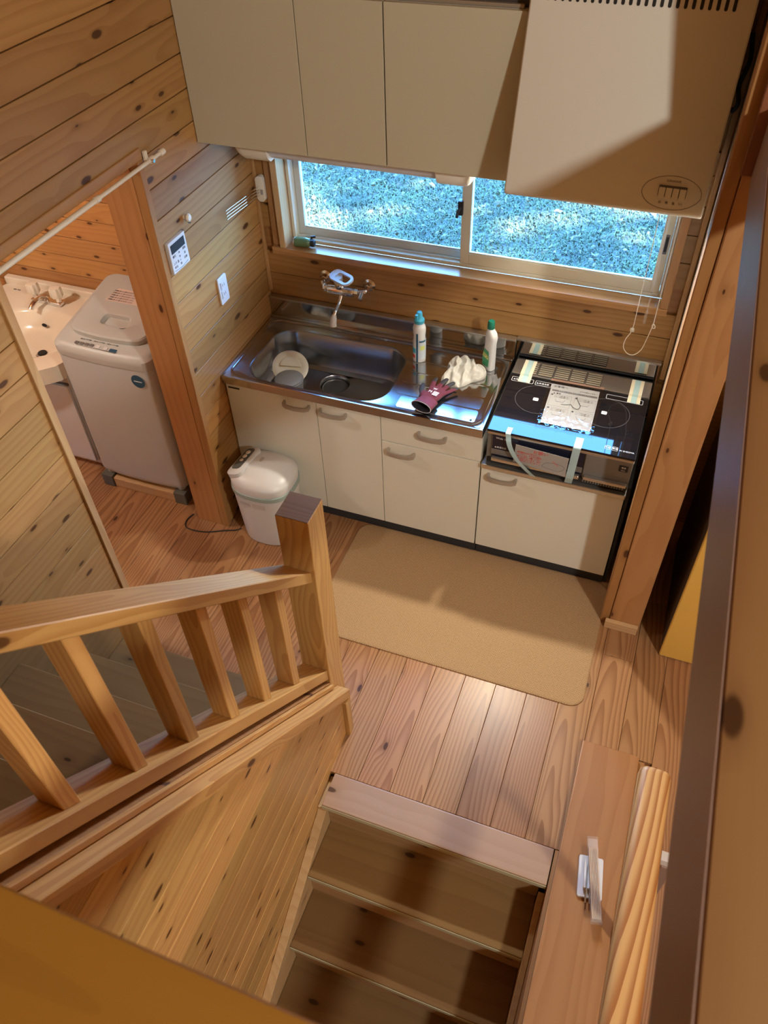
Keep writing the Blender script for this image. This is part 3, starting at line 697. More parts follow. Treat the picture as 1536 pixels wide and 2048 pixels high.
bm = bmesh.new(); loops = []
for ins, z, r in ((-0.006, Z-0.008, 0.114), (-0.002, Z-0.0095, 0.11), (0.002, Z-0.014, 0.108), (0.012, 0.66, 0.102), (0.018, 0.63, 0.10), (0.030, 0.610, 0.09), (0.055, 0.601, 0.075)):
    loops.append([(x, y, z) for x, y in rrect(HX0+ins, HX1-ins, HY0+ins, HY1-ins, r, n)])
DX, DY = 0.403, -0.226
def circ(r, z, cnt=4*(n+1)):
    out = []
    for q in range(4):
        for k in range(n+1):
            a = R(q*90+90*k/(n+0.0001)*n/(n+1)); out.append((DX+r*math.cos(a), DY+r*math.sin(a), z))
    return out
loops += [circ(0.092, 0.5985), circ(0.086, 0.594), circ(0.072, 0.593), circ(0.068, 0.588), circ(0.066, 0.535)]
rows = loft(bm, [[Vector(p)-c for p in lp] for lp in loops]); bm.faces.new(rows[-1])
obj('bowl', bm, M_BOWL, tp, Matrix.Translation(c), True)
lathe('strainer', [(0.0, 0.0), (0.045, 0.0), (0.050, 0.004), (0.058, 0.030), (0.062, 0.034), (0.0645, 0.030)], plain('dark_strainer', (0.10, 0.10, 0.10), 0.3, metal=0.6, noise_amt=0.05), tp, (DX, DY, 0.541), 28)
for y0, y1, x0 in ((-0.163, -0.096, 0.782), (-0.246, -0.171, 0.776), (-0.328, -0.254, 0.776), (-0.412, -0.336, 0.780), (-0.500, -0.420, 0.806)):
    pts = rrect(x0, 1.150, y0, y1, 0.014, 4)
    prism('drainer_rib', pts, 0.0022, M_STEEL, tp, Matrix.Translation((0, 0, Z-0.0085)), bev=0.0009, smooth=True)
lathe('deck_stud', [(0.0, 0.003), (0.004, 0.003), (0.006, 0.0)], M_DARK, tp, (1.133, -0.488, Z-0.0065), 12)
box('backsplash', 0.0, 1.2015, -0.0295, -0.008, 0.735, 0.868, plain('mirror_backsplash', (0.50, 0.49, 0.48), 0.08, metal=1.0, noise_amt=0.01), tp, bev=0.001)
box('backsplash_lip', 0.0, 1.2015, -0.034, -0.006, 0.8685, 0.878, M_SILVER, tp, bev=0.003, seg=2)
box('cove', 0.004, 1.196, -0.046, -0.030, 0.7755, 0.7815, M_STEEL, tp, bev=0.0029, seg=3, smooth=True)

# ---- induction cooker
ih = thing('induction_cooker', 'black glass induction cooker with silver grill front', 'cooker', (1.5, -0.28, 0.6))
box('body', 1.218, 1.798, -0.528, -0.035, 0.606, 0.776, M_GREY, ih, bev=0.003)
gt = box('glass_top', 1.216, 1.800, -0.540, -0.150, 0.7765, 0.7865, M_GLASSTOP, ih, bev=0.002, seg=2)
for xc in (1.365, 1.648):
    ring = lathe('burner_ring', [(0.0925, 0.0), (0.0925, 0.0003), (0.0937, 0.0003), (0.0937, 0.0)], M_INKG, gt, (xc, -0.292, 0.7866), 56, cap=False)
    pl_ = prism('ih_mark', rrect(-0.011, 0.011, -0.010, 0.010, 0.004, 3), 0.0003, M_WINK, gt, FZ(xc-0.008, -0.293, 0.7866))
    text('print', 'IH', 0.014, FZ(xc-0.008, -0.293, 0.7871), M_INK, gt)
# printed frames of the small panels behind the burners
for a, b in ((1.228, 1.322), (1.33, 1.40), (1.63, 1.78)):
    bm = bmesh.new(); o_ = rrect(a, b, -0.196, -0.166, 0.004, 2); i_ = rrect(a+0.0016, b-0.0016, -0.1944, -0.1676, 0.003, 2); cc = Vector(((a+b)/2, -0.18, 0.7867))
    loft(bm, [[Vector((x, y, 0.7867))-cc for x, y in o_], [Vector((x, y, 0.7870))-cc for x, y in o_], [Vector((x, y, 0.7870))-cc for x, y in i_], [Vector((x, y, 0.7867))-cc for x, y in i_]])
    obj('print', bm, M_WINK, gt, Matrix.Translation(cc))
text('print', '▲高温注意', 0.011, FZ(1.262, -0.182, 0.7869), M_WINK, gt)
text('print', '▲高温注意', 0.011, FZ(1.362, -0.182, 0.7869), M_WINK, gt)
text('print', 'IH SHEGMA', 0.011, FZ(1.762, -0.505, 0.7869), M_WINK, gt)
for xx in (1.688, 1.716):
    bm = bmesh.new(); o_ = rrect(xx-0.011, xx+0.011, -0.512, -0.490, 0.003, 2); i_ = rrect(xx-0.0098, xx+0.0098, -0.5108, -0.4912, 0.002, 2); cc = Vector((xx, -0.5, 0.7867))
    loft(bm, [[Vector((x, y, 0.7867))-cc for x, y in o_], [Vector((x, y, 0.7870))-cc for x, y in o_], [Vector((x, y, 0.7870))-cc for x, y in i_], [Vector((x, y, 0.7867))-cc for x, y in i_]])
    obj('print', bm, M_WINK, gt, Matrix.Translation(cc))
text('print', '左右', 0.010, FZ(1.688, -0.501, 0.7869), M_WINK, gt); text('print', '電源', 0.010, FZ(1.716, -0.501, 0.7869), M_WINK, gt)
# film-like control strip line
box('print', 1.30, 1.46, -0.461, -0.4595, 0.7866, 0.7868, M_INKG, gt, bev=0)
# silver front frame under the glass
box('front_edge', 1.218, 1.799, -0.541, -0.529, 0.764, 0.7762, M_SILVER, ih, bev=0.002)
gd = box('grill_door', 1.240, 1.612, -0.538, -0.5285, 0.634, 0.7635, M_NAVY, ih, bev=0.002)
box('grill_band', 1.240, 1.612, -0.541, -0.5382, 0.662, 0.690, M_GREY, gd, bev=0.001)
box('grill_handle', 1.246, 1.606, -0.561, -0.5412, 0.640, 0.656, M_SILVER, gd, bev=0.005, seg=3, smooth=True)
text('print', 'Wide Grill', 0.013, FY(1.283, -0.5384, 0.748), M_WINK, gd)
text('print', '▲高温注意', 0.010, FY(1.276, -0.5384, 0.700), M_WINK, gd)
cpn = box('control_door', 1.616, 1.797, -0.539, -0.5285, 0.634, 0.7635, M_GREY, ih, bev=0.002)
box('control_handle', 1.622, 1.791, -0.561, -0.5392, 0.646, 0.660, M_SILVER, cpn, bev=0.005, seg=3, smooth=True)
sw = box('power_switch', 1.748, 1.783, -0.5425, -0.5392, 0.715, 0.745, M_DARK, cpn, bev=0.001)
text('print', '電源', 0.009, FY(1.7655, -0.5428, 0.735), M_WINK, sw); text('print', '切/入', 0.007, FY(1.7655, -0.5428, 0.722), M_WINK, sw)
vb = box('vent_base', 1.222, 1.796, -0.532, -0.5285, 0.607, 0.633, M_DARK, ih, bev=0.001)
for k in range(16):
    box('vent_slot', 1.620+k*0.0105, 1.626+k*0.0105, -0.5345, -0.5322, 0.612, 0.628, M_GREY, vb, bev=0.0005)
# rear exhaust grille
eg = box('exhaust_cover', 1.218, 1.800, -0.148, -0.040, 0.7765, 0.793, M_SILVER, ih, bev=0.003, seg=2)
box('exhaust_step', 1.218, 1.800, -0.0395, -0.0265, 0.7765, 0.789, M_DARK, ih, bev=0.001)
for b_ in range(5):
    x0 = 1.262+b_*0.068
    box('louvre_slot', x0-0.002, x0+0.062, -0.138, -0.050, 0.7931, 0.7936, M_DARK, eg, bev=0)
    for k in range(6):
        bar('louvre', (x0, -0.131+k*0.0145, 0.7952), (x0+0.060, -0.131+k*0.0145, 0.7952), 0.0082, 0.0012, plain('bright_louvre', (0.80, 0.76, 0.62), 0.30, metal=0.9, noise_amt=0.02), eg, up=(0, -0.12, 1), bev=0.0003)

# ---- transport tapes on the cooker
def tape(label, pts, w, mat, edge=None, grp='transport tapes on the cooker'):
    """strip that follows pts (centre line), w wide along x"""
    th = 0.0007; bm = bmesh.new(); c = centre(pts); rows = []
    for i, p in enumerate(pts):
        p = Vector(p); d = (Vector(pts[min(i+1, len(pts)-1)])-Vector(pts[max(i-1, 0)])).normalized(); s = Vector((1, 0, 0)); nrm = d.cross(s).normalized()
        if nrm.z < 0 and abs(nrm.z) > 0.3: nrm = -nrm
        rows.append([p-c-s*w/2, p-c+s*w/2, p-c+s*w/2+nrm*th, p-c-s*w/2+nrm*th])
    r = loft(bm, rows); bm.faces.new(r[0][::-1]); bm.faces.new(r[-1])
    o = obj('tape_strip', bm, mat, None, Matrix.Translation(c)); tag(o, label, 'tape', grp); return o
for xx, lb in ((1.282, 'pale blue tape with cream edges at the left end of the cooker grille'), (1.742, 'pale blue tape with cream edges at the right end of the cooker grille')):
    t_ = thing('tape_strip', lb, 'tape', (xx, -0.1, 0.795), 'transport tapes on the cooker')
    for dx, w, m_ in ((0, 0.022, M_TAPE), (-0.0185, 0.0145, M_TAPE2), (0.0185, 0.0145, M_TAPE2)):
        pts = [(xx+dx, -0.195, 0.7880), (xx+dx, -0.153, 0.7885), (xx+dx, -0.147, 0.7965), (xx+dx, -0.045, 0.7965)]
        th = 0.0006; bm = bmesh.new(); cc = centre(pts); rows = []
        for p in pts:
            p = Vector(p)-cc; s = Vector((w/2, 0, 0)); u = Vector((0, 0, th)); rows.append([p-s, p+s, p+s+u, p-s+u])
        r_ = loft(bm, rows); bm.faces.new(r_[0][::-1]); bm.faces.new(r_[-1])
        obj('strip', bm, m_, t_, Matrix.Translation(cc))
M_CTAPE = plain('translucent_blue_tape', (0.50, 0.70, 0.74), 0.25, alpha=0.72, noise_amt=0.03)
pts = smooth_path([(1.303, -0.505, 0.788), (1.303, -0.5425, 0.7885), (1.305, -0.548, 0.780), (1.318, -0.566, 0.745), (1.350, -0.572, 0.690), (1.395, -0.568, 0.640), (1.425, -0.556, 0.6005)], 5)
tape('loose pale blue tape curling down over the left of the grill door', pts, 0.021, M_CTAPE)
pts = [(1.578, -0.48, 0.7876), (1.578, -0.5415, 0.7876), (1.577, -0.5440, 0.785), (1.572, -0.5635, 0.66), (1.571, -0.5635, 0.640), (1.568, -0.552, 0.604)]
tape('straight pale blue tape over the right end of the grill door', pts, 0.030, M_CTAPE)

# ---- papers
pp = thing('notice_paper', 'white notice with red Japanese writing stuck on the grill door', 'paper', (1.45, -0.545, 0.66))
prism('sheet', [(1.338, 0.665), (1.553, 0.641), (1.556, 0.742), (1.342, 0.757)], 0.0006, M_PAPER, pp, frame((0, -0.5622, 0), (1, 0, 0), (0, 0, 1)))
text('print', 'お願い', 0.021, FY(1.444, -0.5631, 0.736), M_RED, pp)
for k, s_ in enumerate(('●保護材は必ず取り外して', '　ください。そのまま使用', '●すると発火・故障・やけど', '　の原因になります。必ず', '　お読みください。')):
    text('print', s_, 0.0105, frame((1.398, -0.5631, 0.721-k*0.0108), (1, 0, -0.03), (0, 0, 1)), M_RED, pp, width=0.092)
tube('drawing', smooth_path([(1.455, -0.563, 0.672), (1.47, -0.563, 0.695), (1.52, -0.563, 0.70), (1.545, -0.563, 0.685), (1.52, -0.563, 0.662), (1.455, -0.563, 0.672)], 4), 0.0006, M_INKG, pp, 5)
tube('drawing', [(1.495, -0.5632, 0.708), (1.52, -0.5632, 0.692)], 0.0010, M_RED, pp, 5)

ms = thing('manual_sheet', 'white instruction sheet in a clear plastic bag on the cooker glass', 'paper', (1.505, -0.3, 0.788))
mz = 0.7905
MS = frame((1.505, -0.297, mz), (0.995, 0.02, 0), (-0.02, 0.995, 0))
def on(x, y, dz=0.0): return MS @ Matrix.Translation((x, y, dz))
prism('sheet', [(-0.100, -0.140), (0.100, -0.140), (0.098, 0.128), (-0.102, 0.128)], 0.0010, M_PAPER, ms, MS)
text('print', 'お客様へ', 0.015, on(-0.062, 0.112, 0.0012), M_INK, ms)
text('print', '必ずお読みください', 0.008, on(0.055, 0.104, 0.0012), M_INKG, ms)
prism('print', [(-0.094, 0.078), (0.094, 0.078), (0.094, 0.090), (-0.094, 0.090)], 0.0002, M_INKG, ms, on(0, 0, 0.0011))
text('print', '使用前に必ず取り外してください', 0.009, on(0.0, 0.084, 0.0015), M_PAPER, ms)
text('print', '▲ 警告', 0.010, on(-0.07, 0.066, 0.0012), M_INK, ms)
for (gx, gy) in ((-0.05, 0.02), (0.05, 0.02), (-0.05, -0.07), (0.05, -0.07)):
    bm = bmesh.new(); a_ = rrect(gx-0.044, gx+0.044, gy-0.04, gy+0.04, 0.002, 1); b_ = rrect(gx-0.0432, gx+0.0432, gy-0.0392, gy+0.0392, 0.002, 1)
    loft(bm, [[(x, y, 0.0011) for x, y in a_], [(x, y, 0.0013) for x, y in a_], [(x, y, 0.0013) for x, y in b_], [(x, y, 0.0011) for x, y in b_]]); obj('print', bm, M_INKG, ms, MS)
    lathe('print', [(0.0, 0.0002), (0.0045, 0.0002), (0.0045, 0.0)], M_INK, ms, (MS @ Vector((gx-0.038, gy+0.034, 0.0011)))[:], 12)
    for k in range(2):
        text('print', 'ごとくや鍋を置かない', 0.0065, on(gx+0.004, gy+0.030-k*0.009, 0.0012), M_INKG, ms)
    tube('drawing', [MS @ Vector((gx-0.02, gy+0.008, 0.0014)), MS @ Vector((gx-0.015, gy-0.008, 0.0014)), MS @ Vector((gx+0.015, gy-0.008, 0.0014)), MS @ Vector((gx+0.02, gy+0.008, 0.0014))], 0.0006, M_INKG, ms, 4)
# crinkled bag around it
bm = bmesh.new(); nx, ny = 40, 52
def bagz(x, y):
    w = max(0.0, min(1.0, (-y-0.02)/0.1))
    v = abs(noise.noise(Vector((x*60+y*14, y*22, 0.3))))+0.5*abs(noise.noise(Vector((x*110, y*60, 4.3))))
    return 0.0016+0.0006*abs(noise.noise(Vector((x*30, y*30, 1.7))))+w*0.0085*v
g = [[bm.verts.new((-0.116+0.229*i/nx, -0.163+0.325*j/ny, bagz(-0.116+0.229*i/nx, -0.163+0.325*j/ny))) for i in range(nx+1)] for j in range(ny+1)]
for j in range(ny):
    for i in range(nx): bm.faces.new((g[j][i], g[j][i+1], g[j+1][i+1], g[j+1][i]))
obj('bag', bm, M_BAG, ms, MS, 'all')
prism('bag_seal', [(-0.112, 0.146), (0.112, 0.146), (0.112, 0.162), (-0.112, 0.162)], 0.0008, plain('brown_seal', (0.35, 0.20, 0.14), 0.4, alpha=0.7, noise_amt=0.05), ms, on(0, 0, 0.002))
tube('thread', [MS @ Vector(q) for q in smooth_path([(-0.042, -0.005, 0.004), (-0.02, -0.002, 0.004), (-0.002, 0.004, 0.004), (0.008, -0.010, 0.004), (0.028, -0.018, 0.004), (0.036, 0.005, 0.004), (0.022, 0.035, 0.004), (0.013, 0.062, 0.004)], 6)], 0.0009, M_CABLE, ms, 6)

# ================================================================== WALL CABINETS, HOOD, LIGHT
UD = -0.376
uc = thing('wall_cabinet', 'beige wall cabinet with two doors left of the window middle', 'cabinet', (0.38, -0.18, 1.713))
box('body', 0.004, 0.7490, UD+0.019, -0.002, 1.713, 2.205, M_CARC, uc, bev=0.001)
door(uc, 0.002, 0.450, 1.7125, 2.204, None, 0, M_UDOOR, y=UD); door(uc, 0.450, 0.7495, 1.7125, 2.204, None, 0, M_UDOOR, y=UD)
uc2 = thing('wall_cabinet', 'beige wall cabinet with a single door next to the range hood', 'cabinet', (0.97, -0.18, 1.713))
box('body', 0.7515, 1.196, UD+0.019, -0.002, 1.713, 2.205, M_CARC, uc2, bev=0.001)
door(uc2, 0.7512, 1.198, 1.7125, 2.204, None, 0, M_UDOOR, y=UD)
ct = thing('cabinet_top_rail', 'dark grey rail with a satin strip on top of the wall cabinets', 'rail', (0.6, -0.3, 2.206))
box('board', 0.004, 1.196, -0.340, -0.002, 2.2055, 2.238, plain('dark_top', (0.05, 0.042, 0.035), 0.5, noise_amt=0.05), ct, bev=0.001)
box('strip', 0.80, 1.18, -0.358, -0.3405, 2.2055, 2.216, plain('satin_strip', (0.42, 0.38, 0.31), 0.35, metal=0.6, noise_amt=0.03), ct, bev=0.003, seg=2)

hd = thing('range_hood', 'beige range hood with slanted front, slotted top and four buttons', 'range hood', (1.5, -0.25, 1.74))
bm = bmesh.new(); c = Vector((1.5, -0.25, 2.0))
ZB, ZT = 1.735, 2.32
def fy(z): return -0.540+(z-ZB)*(0.140/0.505)          # front plane of the hood
side = [(-0.03, ZB), (-0.520, ZB-0.0), (fy(ZB+0.014)-0.000, ZB+0.014), (fy(ZT), ZT), (-0.03, ZT)]
loft_rows = []
lo = [bm.verts.new(Vector((1.2025, y, z))-c) for y, z in side]; hi = [bm.verts.new(Vector((1.801, y, z))-c) for y, z in side]
bm.faces.new(lo); bm.faces.new(hi[::-1])
for i in range(5): bm.faces.new((lo[i], lo[(i+1) % 5], hi[(i+1) % 5], hi[i]))
bmesh.ops.recalc_face_normals(bm, faces=bm.faces); bevel_all(bm, 0.012, 3)
obj('shell', bm, M_HOOD, hd, Matrix.Translation(c), True)
# local frame of the slanted front
ez = Vector((0, 0.140, 0.505)).normalized()
def HF(x, z, out=0.0): return frame((x, fy(z), z), (1, 0, 0), ez) @ Matrix.Translation((0, 0, out))
for k in range(26):
    xs = 1.746-0.0205*k
    pts = rrect(-0.0045, 0.0045, -0.035, 0.035, 0.0044, 4)
    prism('slot', pts, 0.0016, M_CAVITY, hd, HF(xs, 2.274, -0.0006))
bm = bmesh.new(); o_ = [(0.085*math.cos(a), 0.047*math.sin(a)) for a in [2*math.pi*k/48 for k in range(48)]]; i_ = [(x*0.987, y*0.977) for x, y in o_]
loft(bm, [[(x, y, 0) for x, y in o_], [(x, y, 0.0008) for x, y in o_], [(x, y, 0.0008) for x, y in i_], [(x, y, 0) for x, y in i_]])
obj('oval_line', bm, M_INKG, hd, HF(1.700, 1.803, 0.0002))
bz = box('button_bezel', 1.662, 1.742, fy(1.806)-0.004, fy(1.806)+0.012, 1.784, 1.822, M_INKG, hd, bev=0.001)
for k in range(4):
    prism('button', rrect(-0.0088, 0.0088, -0.0155, 0.0155, 0.001, 1), 0.006, M_HOOD, hd, HF(1.6725+0.0197*k, 1.802, 0.003), bev=0.0008)
text('print', 'SUNWAVE', 0.0085, HF(1.700, 1.834, 0.0006), M_INK, hd)
for k, s_ in enumerate(('切', '弱', '強', 'ﾗｲﾄ')):
    text('print', s_, 0.0085, HF(1.6725+0.0197*k, 1.776, 0.0006), M_INK, hd)
# duct clutter beside the hood
tube('flex_cable', smooth_path([(1.816, -0.10, 2.12), (1.828, -0.12, 2.05), (1.817, -0.11, 1.98), (1.828, -0.12, 1.93), (1.818, -0.10, 1.90)], 5), 0.007, M_CABLE, hd, 8)

ul = thing('cabinet_light', 'long white under-cabinet lamp with cream end caps above the window', 'lamp', (0.57, -0.2, 1.65))
def capsule(name, x0, x1, yc, zt, w, h, mat, parent, rend=0.03, left=True, right=True):
    bm = bmesh.new(); loops = []; ns = 6
    xs = []
    if left: xs += [(x0+rend*(1-math.cos(R(90*k/ns))), math.sin(R(max(6, 90*k/ns)))) for k in range(ns)]
    xs += [(x0+(rend if left else 0), 1.0), (x1-(rend if right else 0), 1.0)]
    if right: xs += [(x1-rend+rend*math.sin(R(90*k/ns)), math.cos(R(min(84, 90*k/ns)))) for k in range(1, ns+1)]
    prof = [(-w/2, 0.0), (-w/2, -h*0.45), (-w*0.40, -h*0.8), (-w*0.25, -h), (w*0.25, -h), (w*0.40, -h*0.8), (w/2, -h*0.45), (w/2, 0.0)]
    xm = (x0+x1)/2
    for x, s in xs: loops.append([(x-xm, y*(0.55+0.45*s), z*s) for y, z in prof])
    r = loft(bm, loops); bm.faces.new(r[0][::-1]); bm.faces.new(r[-1])
    return obj(name, bm, mat, parent, Matrix.Translation((xm, yc, zt)), True)
capsule('end_cap', 0.095, 0.245, -0.245, 1.7120, 0.13, 0.080, M_OFF, ul, 0.05, True, False)
capsule('tube_cover', 0.246, 0.905, -0.245, 1.7120, 0.10, 0.068, plain('lamp_diffuser', (0.62, 0.63, 0.66), 0.3, noise_amt=0.01), ul, 0.0, False, False)
ec = capsule('end_cap', 0.906, 1.045, -0.245, 1.7120, 0.13, 0.080, M_OFF, ul, 0.04, False, True)
box('rating_print', 0.935, 0.975, -0.3108, -0.3102, 1.688, 1.691, M_INKG, ec, bev=0)

# ================================================================== WALL THINGS
fa = thing('sink_faucet', 'chrome wall mixer tap with white loop lever above the sink', 'faucet', (0.41, 0, 1.0))
for xx, zz in ((0.300, 1.018), (0.512, 1.010)):
    e_ = lathe('escutcheon', [(0.0, 0.0), (0.030, 0.0), (0.029, 0.008), (0.018, 0.014), (0.013, 0.03), (0.0, 0.03)], M_CHROME, fa, (xx, -0.0005, zz), 24, (0, -1, 0))
tube('left_leg', smooth_path([(0.300, -0.028, 1.018), (0.302, -0.05, 1.015), (0.316, -0.062, 1.008), (0.335, -0.070, 1.003)], 4), 0.0105, M_CHROME, fa, 12)
tube('right_leg', smooth_path([(0.512, -0.028, 1.010), (0.510, -0.055, 1.006), (0.490, -0.065, 1.003), (0.465, -0.070, 1.003)], 4), 0.0105, M_CHROME, fa, 12)
lathe('nut', [(0.0, 0), (0.018, 0), (0.019, 0.004), (0.019, 0.014), (0.016, 0.018), (0.0, 0.018)], M_CHROME, fa, (0.317, -0.070, 1.003), 8, (1, 0, 0))
lathe('nut', [(0.0, 0), (0.016, 0), (0.016, 0.016), (0.0, 0.016)], M_CHROME, fa, (0.482, -0.070, 1.003), 8, (-1, 0, 0))
tube('stop_valve', [(0.500, -0.06, 1.003), (0.500, -0.098, 0.985)], 0.011, M_CHROME, fa, 12)
lathe('body', [(0.0, 0.0), (0.017, 0.0), (0.022, 0.005), (0.0235, 0.03), (0.0245, 0.07), (0.0245, 0.118), (0.020, 0.128), (0.0, 0.130)], M_CHROME, fa, (0.337, -0.075, 1.003), 24, (1, 0, 0))
box('rating_tag', 0.350, 0.372, -0.1005, -0.0985, 0.995, 1.008, M_PAPER, fa, bev=0.0004)
lathe('neck', [(0.0, 0), (0.021, 0), (0.021, 0.030), (0.017, 0.036), (0.0, 0.036)], M_CHROME, fa, (0.398, -0.078, 1.020), 20, (0, -0.2, 1))
lv = thing_lever = None
Ml = frame((0.418, -0.100, 1.078), (0.90, -0.42, 0.0), (0.42, 0.85, 0.30))
bm = bmesh.new(); a_ = rrect(-0.058, 0.066, -0.031, 0.031, 0.028, 6); b_ = rrect(-0.024, 0.053, -0.0185, 0.0185, 0.012, 6)
loft(bm, [[(x, y, 0.010) for x, y in a_], [(x, y, 0.0) for x, y in a_], [(x, y, 0.0) for x, y in b_], [(x, y, 0.010) for x, y in b_], [(x, y, 0.010) for x, y in a_]])
bmesh.ops.remove_doubles(bm, verts=bm.verts, dist=1e-6)
lev = obj('lever', bm, M_WHITE, fa, Ml, True, 'white loop lever')
lathe('lever_foot', [(0.020, 0.0), (0.022, 0.02), (0.024, 0.034)], M_WHITE, fa, (0.396, -0.083, 1.050), 18, (0.02, -0.35, 1))
tube('spout', smooth_path([(0.405, -0.085, 0.985), (0.405, -0.098, 0.968), (0.404, -0.122, 0.952), (0.402, -0.152, 0.938), (0.400, -0.165, 0.928)], 5), 0.0085, M_CHROME, fa, 12)
tube('spout_head', [(0.400, -0.163, 0.931), (0.399, -0.171, 0.915), (0.398, -0.178, 0.896), (0.398, -0.180, 0.882), (0.398, -0.1805, 0.880)], 0.014, M_WHITE, fa, 14, radii=[0.009, 0.014, 0.0145, 0.016, 0.0150])

th = thing('towel_holder', 'white swing towel holder with four chrome rods by the window corner', 'towel holder', (0.03, 0, 1.39))
pts = rrect(-0.019, 0.019, -0.055, 0.055, 0.018, 6)
prism('mount', pts, 0.026, M_OFF, th, FY(0.034, -0.0005, 1.392), bev=0.006, seg=2, smooth=True)
box('mount_slot', 0.036, 0.048, -0.0295, -0.0262, 1.370, 1.392, M_CARC, th, bev=0.0008)
for k in range(4):
    tube('rod', [(0.030, -0.024, 1.366+0.012*k), (0.026, -0.300, 1.385+0.012*k), (0.026, -0.305, 1.383+0.012*k)], 0.0019, M_CHROME, th, 8)

rm = thing('heater_remote', 'white water heater remote with dark display on the left wall', 'remote panel', (0, -0.655, 1.35))
box('body', 0.0, 0.016, -0.7125, -0.596, 1.355, 1.476, M_WHITE, rm, bev=0.004, seg=2)
box('display', 0.0161, 0.0172, -0.7015, -0.6075, 1.430, 1.464, M_DARK, rm, bev=0.0005)
for (yy, zz, s_) in ((-0.690, 1.418, '優先'), (-0.655, 1.420, '▲'), (-0.620, 1.420, '運転'), (-0.655, 1.402, '▼'), (-0.620, 1.402, '追'), (-0.692, 1.392, 'ふろ'), (-0.672, 1.390, '湯'), (-0.655, 1.388, '＋'), (-0.620, 1.384, '自動'), (-0.690, 1.376, '呼出'), (-0.655, 1.374, '時')):
    text('print', s_, 0.011, FX(0.0164, yy, zz), M_INKG, rm)
tube('print', smooth_path([(0.0165, -0.704, 1.366), (0.0165, -0.655, 1.361), (0.0165, -0.610, 1.366)], 5), 0.0008, M_BLUE, rm, 5)
ou = thing('wall_outlet', 'white double socket plate on the left wall', 'outlet', (0, -0.4, 1.06))
prism('plate', rrect(-0.0345, 0.0345, -0.060, 0.060, 0.007, 4), 0.008, M_WHITE, ou, FX(0.0005, -0.400, 1.120), bev=0.002, smooth=True)
for zz in (1.142, 1.102):
    so_ = box('socket', 0.0086, 0.0102, -0.414, -0.386, zz-0.015, zz+0.015, M_WHITE, ou, bev=0.0006)
    for yy in (-0.406, -0.394): box('slit', 0.0102, 0.0106, yy-0.0012, yy+0.0012, zz-0.006, zz+0.006, M_INKG, so_, bev=0)
    tube('frame_line', [(0.0094, -0.422, zz+0.017), (0.0094, -0.422, zz-0.017)], 0.0008, M_INKG, ou, 5)
hk = thing('coat_hook', 'small cream round hook above the heater remote', 'hook', (0, -0.556, 1.507))
lathe('knob', [(0.0, 0.0), (0.008, 0.0), (0.008, 0.008), (0.014, 0.014), (0.015, 0.020), (0.011, 0.026), (0.0, 0.028)], M_OFF, hk, (0.0, -0.556, 1.508), 20, (1, 0, 0))
tube('hook_tip', [(0.012, -0.556, 1.497), (0.014, -0.553, 1.486), (0.018, -0.546, 1.484)], 0.002, M_CABLE, hk, 6)
cr = thing('curtain_rod', 'thin white tension rod across the washroom doorway', 'curtain rod', (0.03, -1.05, 1.78))
tube('rod', [(0.030, -1.62, 1.782), (0.030, -1.02, 1.782)], 0.0085, M_OFF, cr, 12)
tube('inner_rod', [(0.030, -1.02, 1.782), (0.030, -0.652, 1.782)], 0.0068, M_OFF, cr, 12)
lathe('end_foot', [(0.0, 0), (0.010, 0), (0.011, 0.018), (0.009, 0.024), (0.0, 0.024)], M_OFF, cr, (0.030, -0.630, 1.782), 16, (0, -1, 0))
lathe('joint', [(0.0, 0), (0.0105, 0), (0.0105, 0.020), (0.0, 0.020)], M_OFF, cr, (0.030, -1.03, 1.782), 16, (0, 1, 0))
lathe('joint', [(0.0, 0), (0.0105, 0), (0.0105, 0.020), (0.0, 0.020)], M_OFF, cr, (0.030, -0.715, 1.782), 16, (0, 1, 0))
br = box('bracket', 0.0085, 0.020, -0.722, -0.706, 1.770, 1.812, M_OFF, cr, bev=0.002)
tube('bracket_clip', [(0.018, -0.714, 1.782), (0.046, -0.714, 1.782)], 0.006, M_CHROME, br, 10)

bl = thing('blind_cord', 'cream looped blind cord with clear wand hanging at the right of the window', 'blind cord', (1.70, -0.06, 1.1))
CY = -0.045
cord = smooth_path([(1.672, CY, 1.70), (1.672, CY, 1.40), (1.671, CY, 1.15), (1.669, CY, 1.035), (1.652, CY, 0.985), (1.650, CY, 0.945), (1.672, CY, 0.918), (1.698, CY, 0.918), (1.722, CY, 0.95), (1.734, CY, 1.01), (1.742, CY, 1.062), (1.744, CY, 1.09), (1.744, CY, 1.40), (1.744, CY, 1.70)], 6)
tube('cord', cord, 0.0016, M_CORD, bl, 6)
lathe('joiner_bead', [(0.0, -0.011), (0.008, -0.006), (0.0095, 0.0), (0.008, 0.006), (0.0, 0.011)], plain('clear_bead', (0.8, 0.74, 0.62), 0.15, alpha=0.6, noise_amt=0.02), bl, (1.669, CY, 1.032), 14)
tube('cord_knot', smooth_path([(1.743, CY, 1.075), (1.751, CY-0.003, 1.068), (1.752, CY, 1.056), (1.744, CY+0.002, 1.054), (1.741, CY-0.002, 1.066), (1.743, CY, 1.075)], 4), 0.0020, M_CORD, bl, 6)
lathe('wand', [(0.0, 0), (0.0038, 0), (0.0038, 0.56), (0.0, 0.56)], M_CLEAR, bl, (1.708, CY, 1.125), 8)
lathe('wand_grip', [(0.0, 0), (0.006, 0.001), (0.0065, 0.05), (0.005, 0.058), (0.0, 0.058)], M_CLEAR, bl, (1.708, CY, 1.070), 10)

